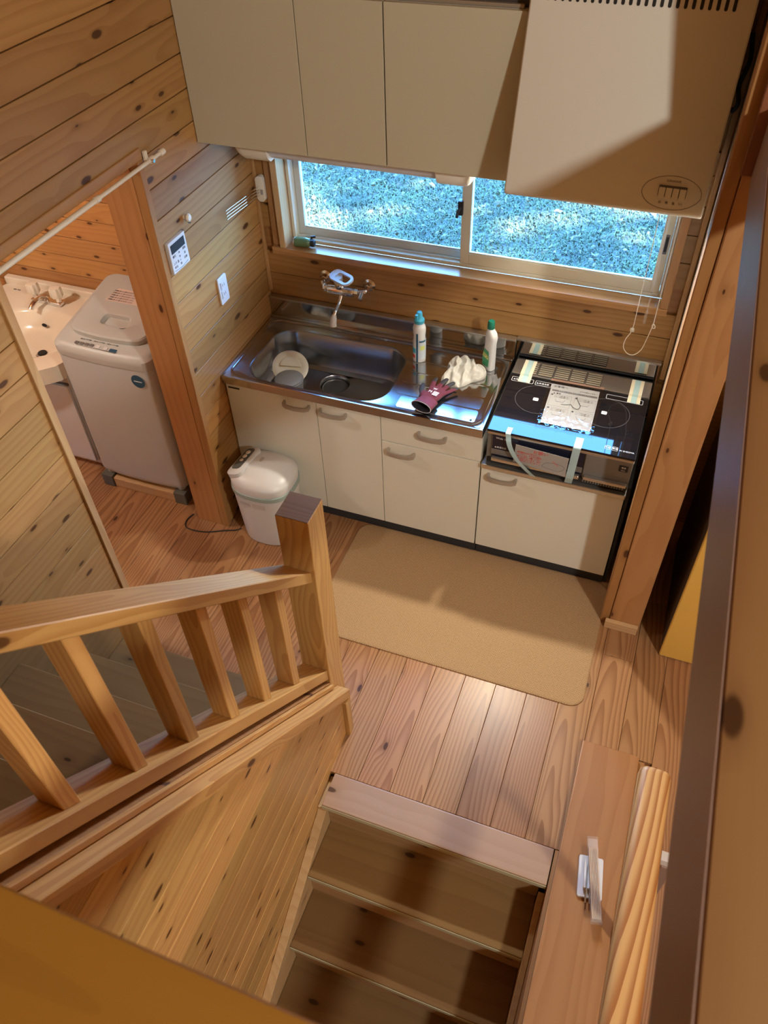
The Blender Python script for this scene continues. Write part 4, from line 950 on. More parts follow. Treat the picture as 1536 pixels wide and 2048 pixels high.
# ================================================================== WASHROOM
wm = thing('washing_machine', 'grey top-loading washing machine behind the broad post', 'washing machine', (-0.51, -0.44, 0.08))
WMX0, WMX1, WMY0, WMY1 = -0.770, -0.268, -0.672, -0.190
bm = bmesh.new(); c = Vector((-0.519, -0.43, 0.45)); loops = []
def bowed(x0, x1, y0, y1, r, bow, n=6, seg=8):
    """rounded rectangle whose -y side bows outwards"""
    out = []
    for x, y in rrect(x0, x1, y0, y1, r, n):
        xm = (x0+x1)/2; t = (x-xm)/((x1-x0)/2)
        out.append((x, y-bow*max(0, 1-t*t)*max(0.0, min(1.0, ((y0+y1)/2-y)/((y1-y0)/2)))))
    return out
def bowed_dense(x0, x1, y0, y1, r, bow):
    pts = rrect(x0, x1, y0, y1, r, 6); out = []
    for i, p in enumerate(pts):
        q = pts[(i+1) % len(pts)]; L = math.hypot(q[0]-p[0], q[1]-p[1]); m = 6 if L > 0.1 else 1
        for k in range(m): out.append((p[0]+(q[0]-p[0])*k/m, p[1]+(q[1]-p[1])*k/m))
    xm = (x0+x1)/2; res = []
    for x, y in out:
        t = (x-xm)/((x1-x0)/2); f = max(0.0, min(1.0, ((y0+y1)/2-y)/((y1-y0)/2))); res.append((x, y-bow*max(0, 1-t*t)*f*f))
    return res
for z, ins in ((0.085, 0.012), (0.10, 0.004), (0.12, 0.0), (0.815, 0.0)):
    loops.append([Vector((x, y, z))-c for x, y in bowed_dense(WMX0+ins, WMX1-ins, WMY0+ins, WMY1, 0.035, 0.012)])
r_ = loft(bm, loops); bm.faces.new(r_[0][::-1]); bm.faces.new(r_[-1])
obj('body', bm, M_WASHER, wm, Matrix.Translation(c), True)
# top moulding: slopes up towards the back
bm = bmesh.new(); loops = []
def topz(y, base): return base+(y-WMY0)*0.16
for ins, dz, flat in ((-0.003, 0.816, True), (-0.005, 0.84, True), (-0.004, 0.862, False), (0.008, 0.876, False), (0.02, 0.880, False)):
    lp = []
    for x, y in bowed_dense(WMX0+ins, WMX1-ins, WMY0+ins, WMY1, 0.04, 0.014):
        lp.append(Vector((x, y, dz if flat else topz(y, dz)))-c)
    loops.append(lp)
r_ = loft(bm, loops); bm.faces.new(r_[0][::-1]); bm.faces.new(r_[-1])
obj('top_moulding', bm, M_WTOP, wm, Matrix.Translation(c), True)
MT = frame((-0.519, WMY0, 0.8815), (1, 0, 0), (0, 1, 0.16))   # sloped top plane
def TP(x, y, dz=0.0): return MT @ Matrix.Translation((x, y, dz))
def resample(pts, N):
    seg = [math.hypot(pts[(i+1) % len(pts)][0]-p[0], pts[(i+1) % len(pts)][1]-p[1]) for i, p in enumerate(pts)]; T = sum(seg); out = []
    for k in range(N):
        d = T*k/N; i = 0
        while d > seg[i] and i < len(seg)-1: d -= seg[i]; i += 1
        p, q = pts[i], pts[(i+1) % len(pts)]; t_ = d/max(1e-9, seg[i]); out.append((p[0]+(q[0]-p[0])*t_, p[1]+(q[1]-p[1])*t_))
    return out
NL = 72
lid_o = resample(bowed_dense(-0.198, 0.198, 0.075, 0.46, 0.045, 0.02), NL)
ga = resample(rrect(-0.080, 0.085, 0.120, 0.208, 0.028, 5), NL); gb = resample(rrect(-0.070, 0.072, 0.132, 0.200, 0.022, 5), NL); gc_ = resample(rrect(-0.062, 0.064, 0.140, 0.196, 0.018, 5), NL)
bm = bmesh.new()
r_ = loft(bm, [[(x, y, 0.0) for x, y in lid_o], [(x, y, 0.020) for x, y in lid_o], [(x*0.97, 0.27+(y-0.27)*0.97, 0.027) for x, y in lid_o], [(x, y, 0.028) for x, y in ga], [(x, y, 0.024) for x, y in gb], [(x, y, 0.006) for x, y in gc_]])
bm.faces.new(r_[-1])
ld = obj('lid', bm, M_WTOP, wm, TP(0, 0, 0.001), True)
lb_ = prism('caution_label', [(-0.12, 0.275), (0.165, 0.275), (0.165, 0.362), (-0.10, 0.362)], 0.0006, plain('pinkish_label', (0.72, 0.60, 0.52), 0.5, noise_amt=0.05), wm, TP(0, 0, 0.0292))
for k in range(5): text('print', '洗濯機の使い方 注意 必ずお守りください', 0.010, TP(-0.045, 0.345-k*0.015, 0.0300), M_INKG, wm, width=0.13)
for k in range(4): text('print', '標準 おいそぎ つけおき 毛布', 0.010, TP(0.10, 0.338-k*0.016, 0.0300), M_INKG, wm, width=0.10)
tube('lid_hinge_gap', [MT @ Vector((-0.02, 0.43, 0.029)), MT @ Vector((0.03, 0.43, 0.029)), MT @ Vector((0.035, 0.395, 0.029)), MT @ Vector((0.07, 0.37, 0.029))], 0.003, M_INKG, wm, 6)
cpb = prism('control_strip', [(-0.150, 0.012), (-0.120, -0.006), (0.085, -0.012), (0.110, 0.004), (0.095, 0.016), (-0.145, 0.026)], 0.0015, plain('control_grey', (0.17, 0.17, 0.16), 0.4, noise_amt=0.04), wm, TP(0, 0.012, -0.003))
for k in range(4): prism('button', rrect(-0.010, 0.010, -0.0075, 0.0075, 0.003, 2), 0.003, M_GREY, cpb, TP(-0.122+0.026*k, 0.0175, -0.0015))
prism('button', rrect(-0.011, 0.011, -0.009, 0.009, 0.003, 2), 0.003, M_WHITE, cpb, TP(-0.012, 0.0165, -0.0015)); prism('button', rrect(-0.010, 0.010, -0.008, 0.008, 0.003, 2), 0.003, M_WHITE, cpb, TP(0.030, 0.0145, -0.0015))
prism('display', rrect(-0.018, 0.018, -0.008, 0.008, 0.002, 2), 0.002, M_BLUE, cpb, TP(0.070, 0.013, -0.0015))
for k in range(3): text('print', '水量 洗い すすぎ 脱水', 0.009, TP(-0.09+0.07*k, 0.044, -0.0002), M_INKG, wm, width=0.06)
stk = lathe('round_sticker', [(0.0, 0.0006), (0.034, 0.0006), (0.034, 0.0)], M_BLUE, wm, (-0.345, WMY0-0.0085, 0.755), 32, (0, -1, 0))
box('sticker_line', -0.366, -0.324, WMY0-0.0100, WMY0-0.0092, 0.753, 0.757, M_WINK, wm, bev=0)
for xx in (-0.73, -0.31):
    for yy in (-0.64, -0.23): lathe('foot', [(0.0, 0.0), (0.022, 0.0), (0.020, 0.012), (0.0, 0.012)], M_WTOP, wm, (xx, yy, 0.0735), 14)
# the timber stand under it
for yb, lb in ((-0.655, 'pale timber beam with rubber corners under the front of the washing machine'), (-0.22, 'pale timber beam with rubber corners under the back of the washing machine')):
    sb = thing('washer_plinth', lb, 'plinth', (-0.52, yb, 0), 'washing machine supports')
    box('timber', -0.70, -0.335, yb-0.030, yb+0.030, 0.0, 0.060, W_PALE, sb, bev=0.003)
    for x0 in (-0.765, -0.3345):
        box('rubber_corner', x0, x0+0.0645, yb-0.036, yb+0.036, 0.0, 0.073, M_RUBBER, sb, bev=0.004, seg=2)

vn = thing('wash_basin_unit', 'cream washbasin cabinet left of the washing machine', 'vanity', (-1.25, -0.3, 0))
VZ = 0.675
box('cabinet', -1.62, -0.856, -0.585, -0.03, 0.05, 0.515, M_WHITE, vn, bev=0.003)
box('fascia', -1.62, -0.856, -0.585, -0.572, 0.5155, 0.60, M_WHITE, vn, bev=0.001)
box('side_panel', -0.870, -0.856, -0.571, -0.03, 0.5155, 0.60, M_WHITE, vn, bev=0.001)
box('plinth', -1.615, -0.86, -0.56, -0.05, 0.0, 0.0495, M_OFF, vn, bev=0.002)
dv = box('door', -1.235, -0.862, -0.600, -0.5855, 0.055, 0.540, M_WHITE, vn, bev=0.004, seg=2)
box('door', -1.615, -1.241, -0.600, -0.5855, 0.055, 0.540, M_WHITE, vn, bev=0.004, seg=2)
box('shadow_gap', -1.615, -0.862, -0.590, -0.5855, 0.545, 0.556, M_INKG, vn, bev=0)
# basin: deck with an oval bowl that bows out at the front
bm = bmesh.new(); c = Vector((-1.24, -0.3, VZ)); N_ = 48
def bas(kind, s=1.0, z=0.0):
    out = []
    for k in range(N_):
        a = 2*math.pi*k/N_; ca, sa = math.cos(a), math.sin(a)
        if kind == 'o':
            x = -1.24+0.385*max(-1, min(1, ca*1.35)); y = -0.315+(0.290 if sa > 0 else 0.31)*max(-1, min(1, sa*1.25))
            if sa < 0: y -= 0.085*max(0, 1-((x+1.20)/0.40)**2)
        else:
            x = -1.205+0.265*s*ca; y = -0.420+0.205*s*sa
            x = x if True else x
        out.append(Vector((x, y, z))-c)
    return out
rows = [bas('o', 1, VZ-0.085), bas('o', 1, VZ-0.012), bas('o', 1, VZ)]
rows += [bas('i', 1.12, VZ+0.002), bas('i', 1.05, VZ-0.004), bas('i', 1.0, VZ-0.016), bas('i', 0.86, VZ-0.07), bas('i', 0.62, VZ-0.11), bas('i', 0.25, VZ-0.125), bas('i', 0.12, VZ-0.127)]
r_ = loft(bm, rows); bm.faces.new(r_[-1])
obj('basin', bm, M_CERAM, vn, Matrix.Translation(c), True)
box('basin_back', -1.625, -0.855, -0.045, -0.004, VZ-0.06, VZ+0.035, M_CERAM, vn, bev=0.014, seg=3, smooth=True)
lathe('drain_ring', [(0.0, 0.0), (0.024, 0.0), (0.030, 0.003), (0.034, 0.002), (0.034, 0.0)], M_CHROME, vn, (-1.15, -0.41, VZ-0.1265), 24)
lathe('drain_plug', [(0.0, 0.012), (0.022, 0.010), (0.024, 0.003)], M_DARK, vn, (-1.15, -0.41, VZ-0.1245), 20)
lathe('overflow_hole', [(0.0, 0.001), (0.016, 0.001), (0.016, 0.0)], M_CAVITY, vn, (-1.225, -0.262, VZ-0.060), 16, (0.05, -0.9, 0.45), sy=0.55)
for k in range(2): box('maker_mark', -1.530+0.026*k, -1.512+0.026*k, -0.094, -0.088, VZ+0.0005, VZ+0.0026, M_INKG, vn, bev=0)
bf = thing('basin_faucet', 'chrome two-handle basin tap with ribbed cream knobs', 'faucet', (-1.25, -0.15, VZ))
tube('spout', smooth_path([(-1.262, -0.150, VZ+0.012), (-1.265, -0.158, VZ+0.040), (-1.27, -0.185, VZ+0.050), (-1.275, -0.235, VZ+0.040), (-1.278, -0.260, VZ+0.022)], 4), 0.013, M_CHROME, bf, 12, radii=None)
box('base', -1.350, -1.165, -0.172, -0.125, VZ+0.003, VZ+0.022, M_CHROME, bf, bev=0.009, seg=3, smooth=True)
for xx in (-1.330, -1.185):
    lathe('stem', [(0.0, 0), (0.016, 0), (0.014, 0.03), (0.0, 0.03)], M_CHROME, bf, (xx, -0.148, VZ+0.021), 14)
    bm = bmesh.new(); lp = []
    for z, s in ((0.0, 0.9), (0.006, 1.0), (0.045, 0.98), (0.052, 0.88), (0.054, 0.5)):
        lp.append([(s*(0.031+0.0025*math.cos(8*a))*math.cos(a), s*(0.031+0.0025*math.cos(8*a))*math.sin(a), z) for a in [2*math.pi*k/48 for k in range(48)]])
    r_ = loft(bm, lp); bm.faces.new(r_[0][::-1]); bm.faces.new(r_[-1])
    obj('knob', bm, M_CERAM, bf, Matrix.Translation((xx, -0.148, VZ+0.050)), True, 'ribbed cream knob')

# ================================================================== FLOOR THINGS
fm = box('kitchen_mat', 0.625, 1.832, -1.182, -0.512, 0.0005, 0.007, M_MAT, None, bev=0)
bpy.data.objects.remove(fm)
bm = bmesh.new(); o_ = rrect(-0.6035, 0.6035, -0.335, 0.335, 0.06, 8); i_ = rrect(-0.5975, 0.5975, -0.329, 0.329, 0.055, 8)
r_ = loft(bm, [[(x, y, 0) for x, y in o_], [(x, y, 0.004) for x, y in o_], [(x, y, 0.0065) for x, y in i_]]); bm.faces.new(r_[-1]); bm.faces.new(r_[0][::-1])
fm = obj('kitchen_mat', bm, M_MAT, None, Matrix.Translation((1.2285, -0.847, 0.0005)), False); tag(fm, 'tan woven rush mat with rounded corners in front of the units', 'mat')

tcn_ = thing('waste_bin', 'pale grey electric waste bin with domed lid beside the sink cabinet', 'bin', (0.225, -0.675, 0))
def oval(cx, cy, a, b, z, p=2.6, N=40):
    out = []
    for k in range(N):
        t = 2*math.pi*k/N; ca, sa = math.cos(t), math.sin(t)
        out.append(Vector((cx+a*math.copysign(abs(ca)**(2/p), ca), cy+b*math.copysign(abs(sa)**(2/p), sa), z)))
    return out
BX, BY = 0.222, -0.680
c = Vector((BX, BY, 0.2)); bm = bmesh.new()
r_ = loft(bm, [[v-c for v in oval(BX, BY, a, b, z)] for a, b, z in ((0.118, 0.112, 0.0), (0.126, 0.120, 0.006), (0.130, 0.123, 0.03), (0.148, 0.134, 0.31))]); bm.faces.new(r_[0][::-1]); bm.faces.new(r_[-1])
obj('body', bm, M_TRASH, tcn_, Matrix.Translation(c), True)
bm = bmesh.new()
r_ = loft(bm, [[v-c for v in oval(BX, BY, a, b, z)] for a, b, z in ((0.146, 0.132, 0.3105), (0.153, 0.138, 0.313), (0.153, 0.138, 0.336), (0.149, 0.134, 0.338))]); bm.faces.new(r_[0][::-1]); bm.faces.new(r_[-1])
obj('rim', bm, M_TRASHT, tcn_, Matrix.Translation(c), True, 'grey-green rim band')
bm = bmesh.new()
r_ = loft(bm, [[v-c for v in oval(BX, BY, a, b, z)] for a, b, z in ((0.148, 0.134, 0.3385), (0.150, 0.136, 0.372), (0.146, 0.132, 0.382), (0.130, 0.118, 0.398), (0.105, 0.095, 0.412), (0.07, 0.06, 0.422), (0.03, 0.025, 0.426))]); bm.faces.new(r_[0][::-1]); bm.faces.new(r_[-1])
obj('lid', bm, M_TRASH, tcn_, Matrix.Translation(c), True)
# control hump at the left
Mp = frame((0.122, -0.672, 0.410), (0.10, 1.0, 0.02), (-1.0, 0.10, -0.36))
bm = bmesh.new(); a_ = rrect(-0.105, 0.092, -0.046, 0.042, 0.030, 6); b_ = rrect(-0.096, 0.084, -0.038, 0.034, 0.028, 6)
r_ = loft(bm, [[(x, y, -0.045) for x, y in a_], [(x, y, 0.004) for x, y in a_], [(x, y, 0.010) for x, y in b_]]); bm.faces.new(r_[-1]); bm.faces.new(r_[0][::-1])
obj('control_hump', bm, M_TRASH, tcn_, Mp, True)
prism('control_panel', rrect(-0.072, 0.074, -0.026, 0.027, 0.018, 5), 0.0016, M_TRASHP, tcn_, Mp @ Matrix.Translation((0, 0, 0.0101)), smooth=True)
for k, rr_ in enumerate((0.009, 0.012, 0.013)):
    M_ = Mp @ Matrix.Translation((-0.012+0.028*k, 0.002, 0.0117)); bm = bmesh.new(); lp = [[(rr_*s*math.cos(a), rr_*s*math.sin(a), z) for a in [2*math.pi*q/20 for q in range(20)]] for s, z in ((1, 0), (0.95, 0.003), (0.4, 0.0035))]
    r_ = loft(bm, lp); bm.faces.new(r_[-1]); obj('button', bm, M_OFF, tcn_, M_, True)
lathe('lid_badge', [(0.0, 0.002), (0.013, 0.002), (0.014, 0.0)], plain('badge_grey', (0.42, 0.40, 0.36), 0.4, noise_amt=0.02), tcn_, (0.205, -0.655, 0.4245), 20, (0.02, 0, 1), sx=0.7, sy=1.3)
lathe('hinge_button', [(0.0, 0.004), (0.016, 0.004), (0.020, 0.0)], M_TRASHT, tcn_, (0.352, -0.735, 0.325), 18, (0.75, -0.65, 0.1), sx=1.0, sy=0.6)
for k, (xx, w_) in enumerate(((0.175, 0.055), (0.245, 0.065))):
    nn = Vector((0.0, -1, -0.05)); lbm = prism('printed_label', [(-w_/2, -0.014), (w_/2, -0.014), (w_/2, 0.014), (-w_/2, 0.014)], 0.0006, plain('greyish_label', (0.50, 0.45, 0.43), 0.5, noise_amt=0.1, noise_scale=200), tcn_, FY(xx, -0.8130, 0.278))
tube('print', [(0.15, -0.8140, 0.283), (0.20, -0.8140, 0.276)], 0.0008, M_INKG, tcn_, 4)

yc = thing('yellow_cabinet', 'tall cabinet with yellow front standing beyond the right-hand post', 'cabinet', (2.3, -0.5, 0))
box('body', 2.094, 2.60, -0.800, -0.15, 0.0, 0.95, M_SHADESIDE, yc, bev=0.004)
box('front', 2.090, 2.60, -0.822, -0.8005, 0.004, 0.95, M_YEL, yc, bev=0.014, seg=3, smooth=True)

cb = tube('power_cable', smooth_path([(-0.205, -0.735, 0.004), (-0.215, -0.79, 0.004), (-0.185, -0.830, 0.004), (-0.09, -0.825, 0.004), (0.00, -0.785, 0.004), (0.050, -0.765, 0.004), (0.072, -0.745, 0.004)], 6), 0.003, M_CABLE, None, 8)
tag(cb, 'thin black cable lying on the floor around the foot of the broad post', 'cable')

# things on the stairwell board
pk = thing('pick_holder', 'white plastic holder plate with ribs and two metal pins on the stairwell board', 'holder', (1.98, -1.83, 0.026))
Mh = frame((1.979, -1.829, 0.0265), (0.99, 0.12, 0), (-0.12, 0.99, 0))
prism('plate', rrect(-0.041, 0.041, -0.070, 0.070, 0.006, 3), 0.010, M_WHITE, pk, Mh, bev=0.002)
for k in range(3):
    prism('rib', rrect(-0.004, 0.004, -0.045, 0.050, 0.0035, 3), 0.016, M_WHITE, pk, Mh @ Matrix.Translation((-0.020+0.013*k, 0.0, 0.0102)), bev=0.001)
for k in range(2):
    prism('metal_pin', rrect(-0.0025, 0.0025, -0.02, 0.02, 0.001, 2), 0.004, M_SILVER, pk, Mh @ Matrix.Translation((-0.0135+0.013*k, -0.068, 0.012)))
pc = thing('pick_case', 'clear plastic case of thin wooden sticks lying over the white holder', 'case', (1.99, -1.845, 0.05))
Mc = frame((1.990, -1.842, 0.0545), (0.22, -0.975, 0), (0.975, 0.22, 0))
for a in ((-0.132, 0.132, -0.017, -0.0158, 0, 0.02), (-0.132, 0.132, 0.0158, 0.017, 0, 0.02), (-0.132, 0.132, -0.0158, 0.0158, 0, 0.0012), (-0.132, 0.132, -0.0158, 0.0158, 0.0188, 0.02)):
    pts = [(a[0], a[2]), (a[1], a[2]), (a[1], a[3]), (a[0], a[3])]
    prism('case_wall', pts, a[5]-a[4], M_CLEAR, pc, Mc @ Matrix.Translation((0, 0, a[4])))
prism('case_end', [(-0.1395, -0.018), (-0.1325, -0.018), (-0.1325, 0.018), (-0.1395, 0.018)], 0.021, M_CLEAR, pc, Mc)
prism('case_end', [(0.1325, -0.018), (0.1395, -0.018), (0.1395, 0.018), (0.1325, 0.018)], 0.021, M_CLEAR, pc, Mc)
for k in range(6):
    prism('stick', [(-0.10, -0.0142+0.005*k), (0.128, -0.0142+0.005*k), (0.128, -0.0108+0.005*k), (-0.10, -0.0108+0.005*k)], 0.014, W_PALE, pc, Mc @ Matrix.Translation((0, 0, 0.003)))

# ================================================================== SINK THINGS
ld = thing('dish_lid', 'round cream lid with a curved grip leaning in the sink bowl', 'lid', (0.19, -0.25, 0.61))
ax = Vector((0.30, -0.42, 0.86)).normalized(); lc = Vector((0.186, -0.243, 0.650))
lathe('disc', [(0.0, 0.0), (0.074, 0.0), (0.084, 0.003), (0.085, 0.007), (0.078, 0.011), (0.060, 0.010), (0.056, 0.008), (0.0, 0.008)], plain('cream_melamine', (0.74, 0.72, 0.60), 0.35, noise_amt=0.01), ld, lc, 40, ax)
Mq = Vector((0, 0, 1)).rotation_difference(ax).to_matrix().to_4x4(); Mq.translation = lc
pts = [(0.05*math.cos(a)*0.99, 0.05*math.sin(a)) for a in [R(20+180*k/16) for k in range(17)]]
prism('grip', pts, 0.010, plain('cream_melamine2', (0.70, 0.68, 0.56), 0.35, noise_amt=0.01), ld, Mq @ Matrix.Translation((0, 0, 0.0082)), bev=0.002, smooth=True)
gc = thing('grey_cup', 'grey round tub standing in the near left of the sink bowl', 'cup', (0.235, -0.365, 0.601))
lathe('body', [(0.0, 0.0), (0.055, 0.0), (0.060, 0.004), (0.066, 0.055), (0.068, 0.060), (0.066, 0.063), (0.0, 0.0632)], plain('grey_cup_plastic', (0.20, 0.20, 0.20), 0.45, noise_amt=0.03), gc, (0.232, -0.352, 0.6105), 32)
lathe('lid', [(0.0, 0.0), (0.062, 0.0), (0.064, 0.003), (0.060, 0.006), (0.0, 0.007)], plain('grey_cup_lid', (0.26, 0.26, 0.255), 0.4, noise_amt=0.03), gc, (0.232, -0.352, 0.674), 32)

BZ = 0.7695
sp = thing('spray_bottle', 'white cleaner bottle with sky-blue nozzle cap beside the sink bowl', 'bottle', (0.797, -0.152, BZ))
bm = bmesh.new(); sc_l = []
for z, a, b in ((0.0, 0.026, 0.024), (0.004, 0.029, 0.027), (0.06, 0.029, 0.027), (0.10, 0.0285, 0.026), (0.125, 0.026, 0.024), (0.145, 0.028, 0.026), (0.165, 0.029, 0.027), (0.178, 0.026, 0.024), (0.186, 0.0205, 0.0205), (0.192, 0.0205, 0.0205)):
    sc_l.append([(a*math.cos(2*math.pi*k/28), b*math.sin(2*math.pi*k/28), z) for k in range(28)])
r_ = loft(bm, sc_l); bm.faces.new(r_[0][::-1]); bm.faces.new(r_[-1]); obj('body', bm, M_WHITE, sp, Matrix.Translation((0.797, -0.152, BZ)), True)
def label_patch(name, cx, cy, r, a0, a1, z0, z1, mat, parent, n=10, ry=None):
    bm = bmesh.new(); ry = ry or r; rows = []
    for k in range(n+1):
        a = R(a0+(a1-a0)*k/n); rows.append([(r*math.cos(a), ry*math.sin(a), z0), (r*math.cos(a), ry*math.sin(a), z1)])
    vs = [[bm.verts.new(p) for p in rw] for rw in rows]
    for p, q in zip(vs, vs[1:]): bm.faces.new((p[0], q[0], q[1], p[1]))
    ex = bmesh.ops.extrude_face_region(bm, geom=list(bm.faces)); 
    for v in [g_ for g_ in ex['geom'] if isinstance(g_, bmesh.types.BMVert)]: v.co.x *= 1.012; v.co.y *= 1.012
    return obj(name, bm, mat, parent, Matrix.Translation((cx, cy, 0)), True)
label_patch('label', 0.797, -0.152, 0.0293, -80, 40, BZ+0.020, BZ+0.118, M_LABELB, sp, ry=0.0273)
label_patch('label_dark', 0.797, -0.152, 0.0297, -100, -84, BZ+0.003, BZ+0.150, M_BLUE, sp, ry=0.0277)
label_patch('label_red', 0.797, -0.152, 0.0297, -150, -112, BZ+0.022, BZ+0.038, M_RED, sp, ry=0.0277)
label_patch('label_blue', 0.797, -0.152, 0.0297, -150, -105, BZ+0.048, BZ+0.072, M_TEAL, sp, ry=0.0277)
label_patch('label_green', 0.797, -0.152, 0.0299, -66, -20, BZ+0.066, BZ+0.088, plain('lime_print', (0.55, 0.60, 0.18), 0.5, noise_amt=0.1), sp, ry=0.0280)
label_patch('label_navy', 0.797, -0.152, 0.0299, -74, -10, BZ+0.106, BZ+0.114, M_BLUE, sp, ry=0.0280)
lathe('cap', [(0.0, 0), (0.0215, 0), (0.0225, 0.003), (0.0225, 0.016), (0.019, 0.020), (0.014, 0.028), (0.0125, 0.048), (0.010, 0.052), (0.0, 0.053)], M_TEAL, sp, (0.797, -0.152, BZ+0.1925), 24)
box('nozzle', 0.784, 0.796, -0.176, -0.158, BZ+0.215, BZ+0.238, M_TEAL, sp, bev=0.004, seg=2, smooth=True)

b2 = thing('cleanser_bottle', 'white flat cleanser bottle with dark green cap beside the folded rag', 'bottle', (1.108, -0.118, BZ))
bm = bmesh.new(); lp = []
for z, a, b, sh in ((0.0, 0.027, 0.017, 0), (0.004, 0.030, 0.020, 0), (0.07, 0.029, 0.020, 0), (0.13, 0.026, 0.019, 0.002), (0.165, 0.029, 0.020, 0.004), (0.185, 0.024, 0.018, 0.002), (0.196, 0.016, 0.015, -0.003), (0.202, 0.0135, 0.0135, -0.004)):
    lp.append([(v.x+sh, v.y, z) for v in oval(0, 0, a, b, 0, 2.8, 28)])
r_ = loft(bm, lp); bm.faces.new(r_[0][::-1]); bm.faces.new(r_[-1])
Mb2 = Matrix.Translation((1.108, -0.118, BZ)) @ Matrix.Rotation(R(-35), 4, 'Z'); obj('body', bm, M_WHITE, b2, Mb2, True)
prism('label', [(-0.021, 0.022), (0.018, 0.022), (0.020, 0.06), (0.016, 0.10), (-0.014, 0.105), (-0.021, 0.07)], 0.0008, M_LABELG, b2, Mb2 @ frame((0, -0.0206, 0), (1, 0, 0), (0, 0, 1)))
prism('label_band', [(-0.019, 0.066), (0.017, 0.060), (0.017, 0.080), (-0.017, 0.086)], 0.0006, plain('lime_band', (0.55, 0.6, 0.2), 0.5, noise_amt=0.05), b2, Mb2 @ frame((0, -0.0216, 0), (1, 0, 0), (0, 0, 1)))
text('print', 'ジフ', 0.019, Mb2 @ frame((0, -0.0224, 0.073), (1, 0, -0.12), (0, 0, 1)), M_INK, b2)
lathe('cap', [(0.0, 0), (0.0155, 0), (0.0160, 0.004), (0.0150, 0.030), (0.012, 0.036), (0.0, 0.038)], M_GREEN, b2, (Mb2 @ Vector((-0.004, 0, 0.2022)))[:], 22)

# crumpled rag
rg = bmesh.new(); bmesh.ops.create_icosphere(rg, subdivisions=5, radius=1.0)
for v in rg.verts:
    p = v.co.copy(); a = math.atan2(p.y, p.x); rr_ = 1.0+0.16*math.sin(3*a+0.7)+0.08*math.sin(5*a)
    h = 0.050*(1-0.55*max(0, -p.y))*max(0, p.z)**0.7
    fold = 0.010*math.sin(14*(p.x*0.8+p.y*0.5)+3*noise.noise(p*2))+0.008*noise.noise(p*5)
    z = (h+fold*max(0, p.z)**0.5*1.2) if p.z > 0 else 0.0
    v.co = Vector((p.x*0.082*rr_, p.y*0.102*rr_, max(0.0, z)))
rag = obj('cleaning_rag', rg, M_CLOTH, None, Matrix.Translation((1.012, -0.200, BZ-0.0003)) @ Matrix.Rotation(R(-12), 4, 'Z'), 'all'); tag(rag, 'crumpled white cleaning rag on the drainer', 'rag')

# work glove: one skin with five fingers and an open cuff
gv = thing('work_glove', 'maroon knit work glove with black rubber fingertips on the drainer', 'glove', (0.93, -0.4, BZ))
def skinned(name, joints, edges, radii, mats, parent, M, sel, flat=1.0, sub=2):
    me = bpy.data.meshes.new(name); me.from_pydata(joints, edges, []); me.update()
    o = bpy.data.objects.new(name, me); COL.objects.link(o)
    md = o.modifiers.new('s', 'SKIN'); md.use_smooth_shade = True
    for i, r in enumerate(radii): me.skin_vertices[0].data[i].radius = r if isinstance(r, tuple) else (r, r)
    me.skin_vertices[0].data[0].use_root = True
    sd = o.modifiers.new('d', 'SUBSURF'); sd.levels = sub; sd.render_levels = sub
    dg = bpy.context.evaluated_depsgraph_get(); m2 = bpy.data.meshes.new_from_object(o.evaluated_get(dg))
    bpy.data.objects.remove(o); m2.materials.clear()
    for m_ in mats: m2.materials.append(m_)
    for v in m2.vertices: v.co.z *= flat
    for p in m2.polygons: p.use_smooth = True; p.material_index = sel(p.center)
    o2 = bpy.data.objects.new(name, m2); setw(o2, M); link(o2, parent); return o2
J = [(0, 0, 0), (0, -0.040, 0), (0, 0.035, 0),                                           # palm
     (-0.033, 0.052, 0), (-0.047, 0.092, 0.004), (-0.050, 0.122, -0.002),                # index
     (-0.011, 0.060, 0), (-0.010, 0.106, 0.006), (-0.006, 0.140, 0.000),                 # middle
     (0.013, 0.056, 0), (0.022, 0.100, 0.006), (0.032, 0.132, 0.000),                    # ring
     (0.034, 0.045, 0), (0.052, 0.078, 0.004), (0.066, 0.104, 0.000),                    # little
     (-0.040, -0.012, 0), (-0.068, 0.020, 0.004), (-0.078, 0.060, 0.000)]                # thumb
Ed = [(0, 1), (0, 2), (2, 3), (3, 4), (4, 5), (2, 6), (6, 7), (7, 8), (2, 9), (9, 10), (10, 11), (2, 12), (12, 13), (13, 14), (0, 15), (15, 16), (16, 17)]
Rd = [0.040, 0.036, 0.040, 0.0135, 0.0115, 0.0095, 0.0135, 0.012, 0.0095, 0.0130, 0.0115, 0.0095, 0.0125, 0.0105, 0.009, 0.017, 0.0135, 0.011]
Mg = Matrix.Translation((0.944, -0.412, BZ+0.020)) @ Matrix.Rotation(R(-13), 4, 'Z')
def gsel(c_):
    tip = c_.y > 0.088 or (c_.x < -0.052 and c_.y > -0.02)
    return 1 if (tip or c_.z < -0.002) else 0
skinned('hand', J, Ed, Rd, [M_GLOVE, M_GLOVED], gv, Mg, gsel, 0.42)
bm = bmesh.new(); lp = []
for y, a, b in ((-0.030, 0.043, 0.0180), (-0.060, 0.044, 0.021), (-0.090, 0.047, 0.026), (-0.094, 0.048, 0.027), (-0.093, 0.045, 0.024), (-0.060, 0.040, 0.017), (-0.045, 0.034, 0.010)):
    lp.append([(a*math.cos(2*math.pi*k/28), y, b*math.sin(2*math.pi*k/28)+(b-0.018)*0.9) for k in range(28)])
r_ = loft(bm, lp); bm.faces.new(r_[-1])
cf = obj('cuff', bm, [M_GLOVE, M_GLOVED], gv, Mg, True)
for p in cf.data.polygons: p.material_index = 1 if (p.center.z < 0.002 or p.center.y < -0.0905) else 0
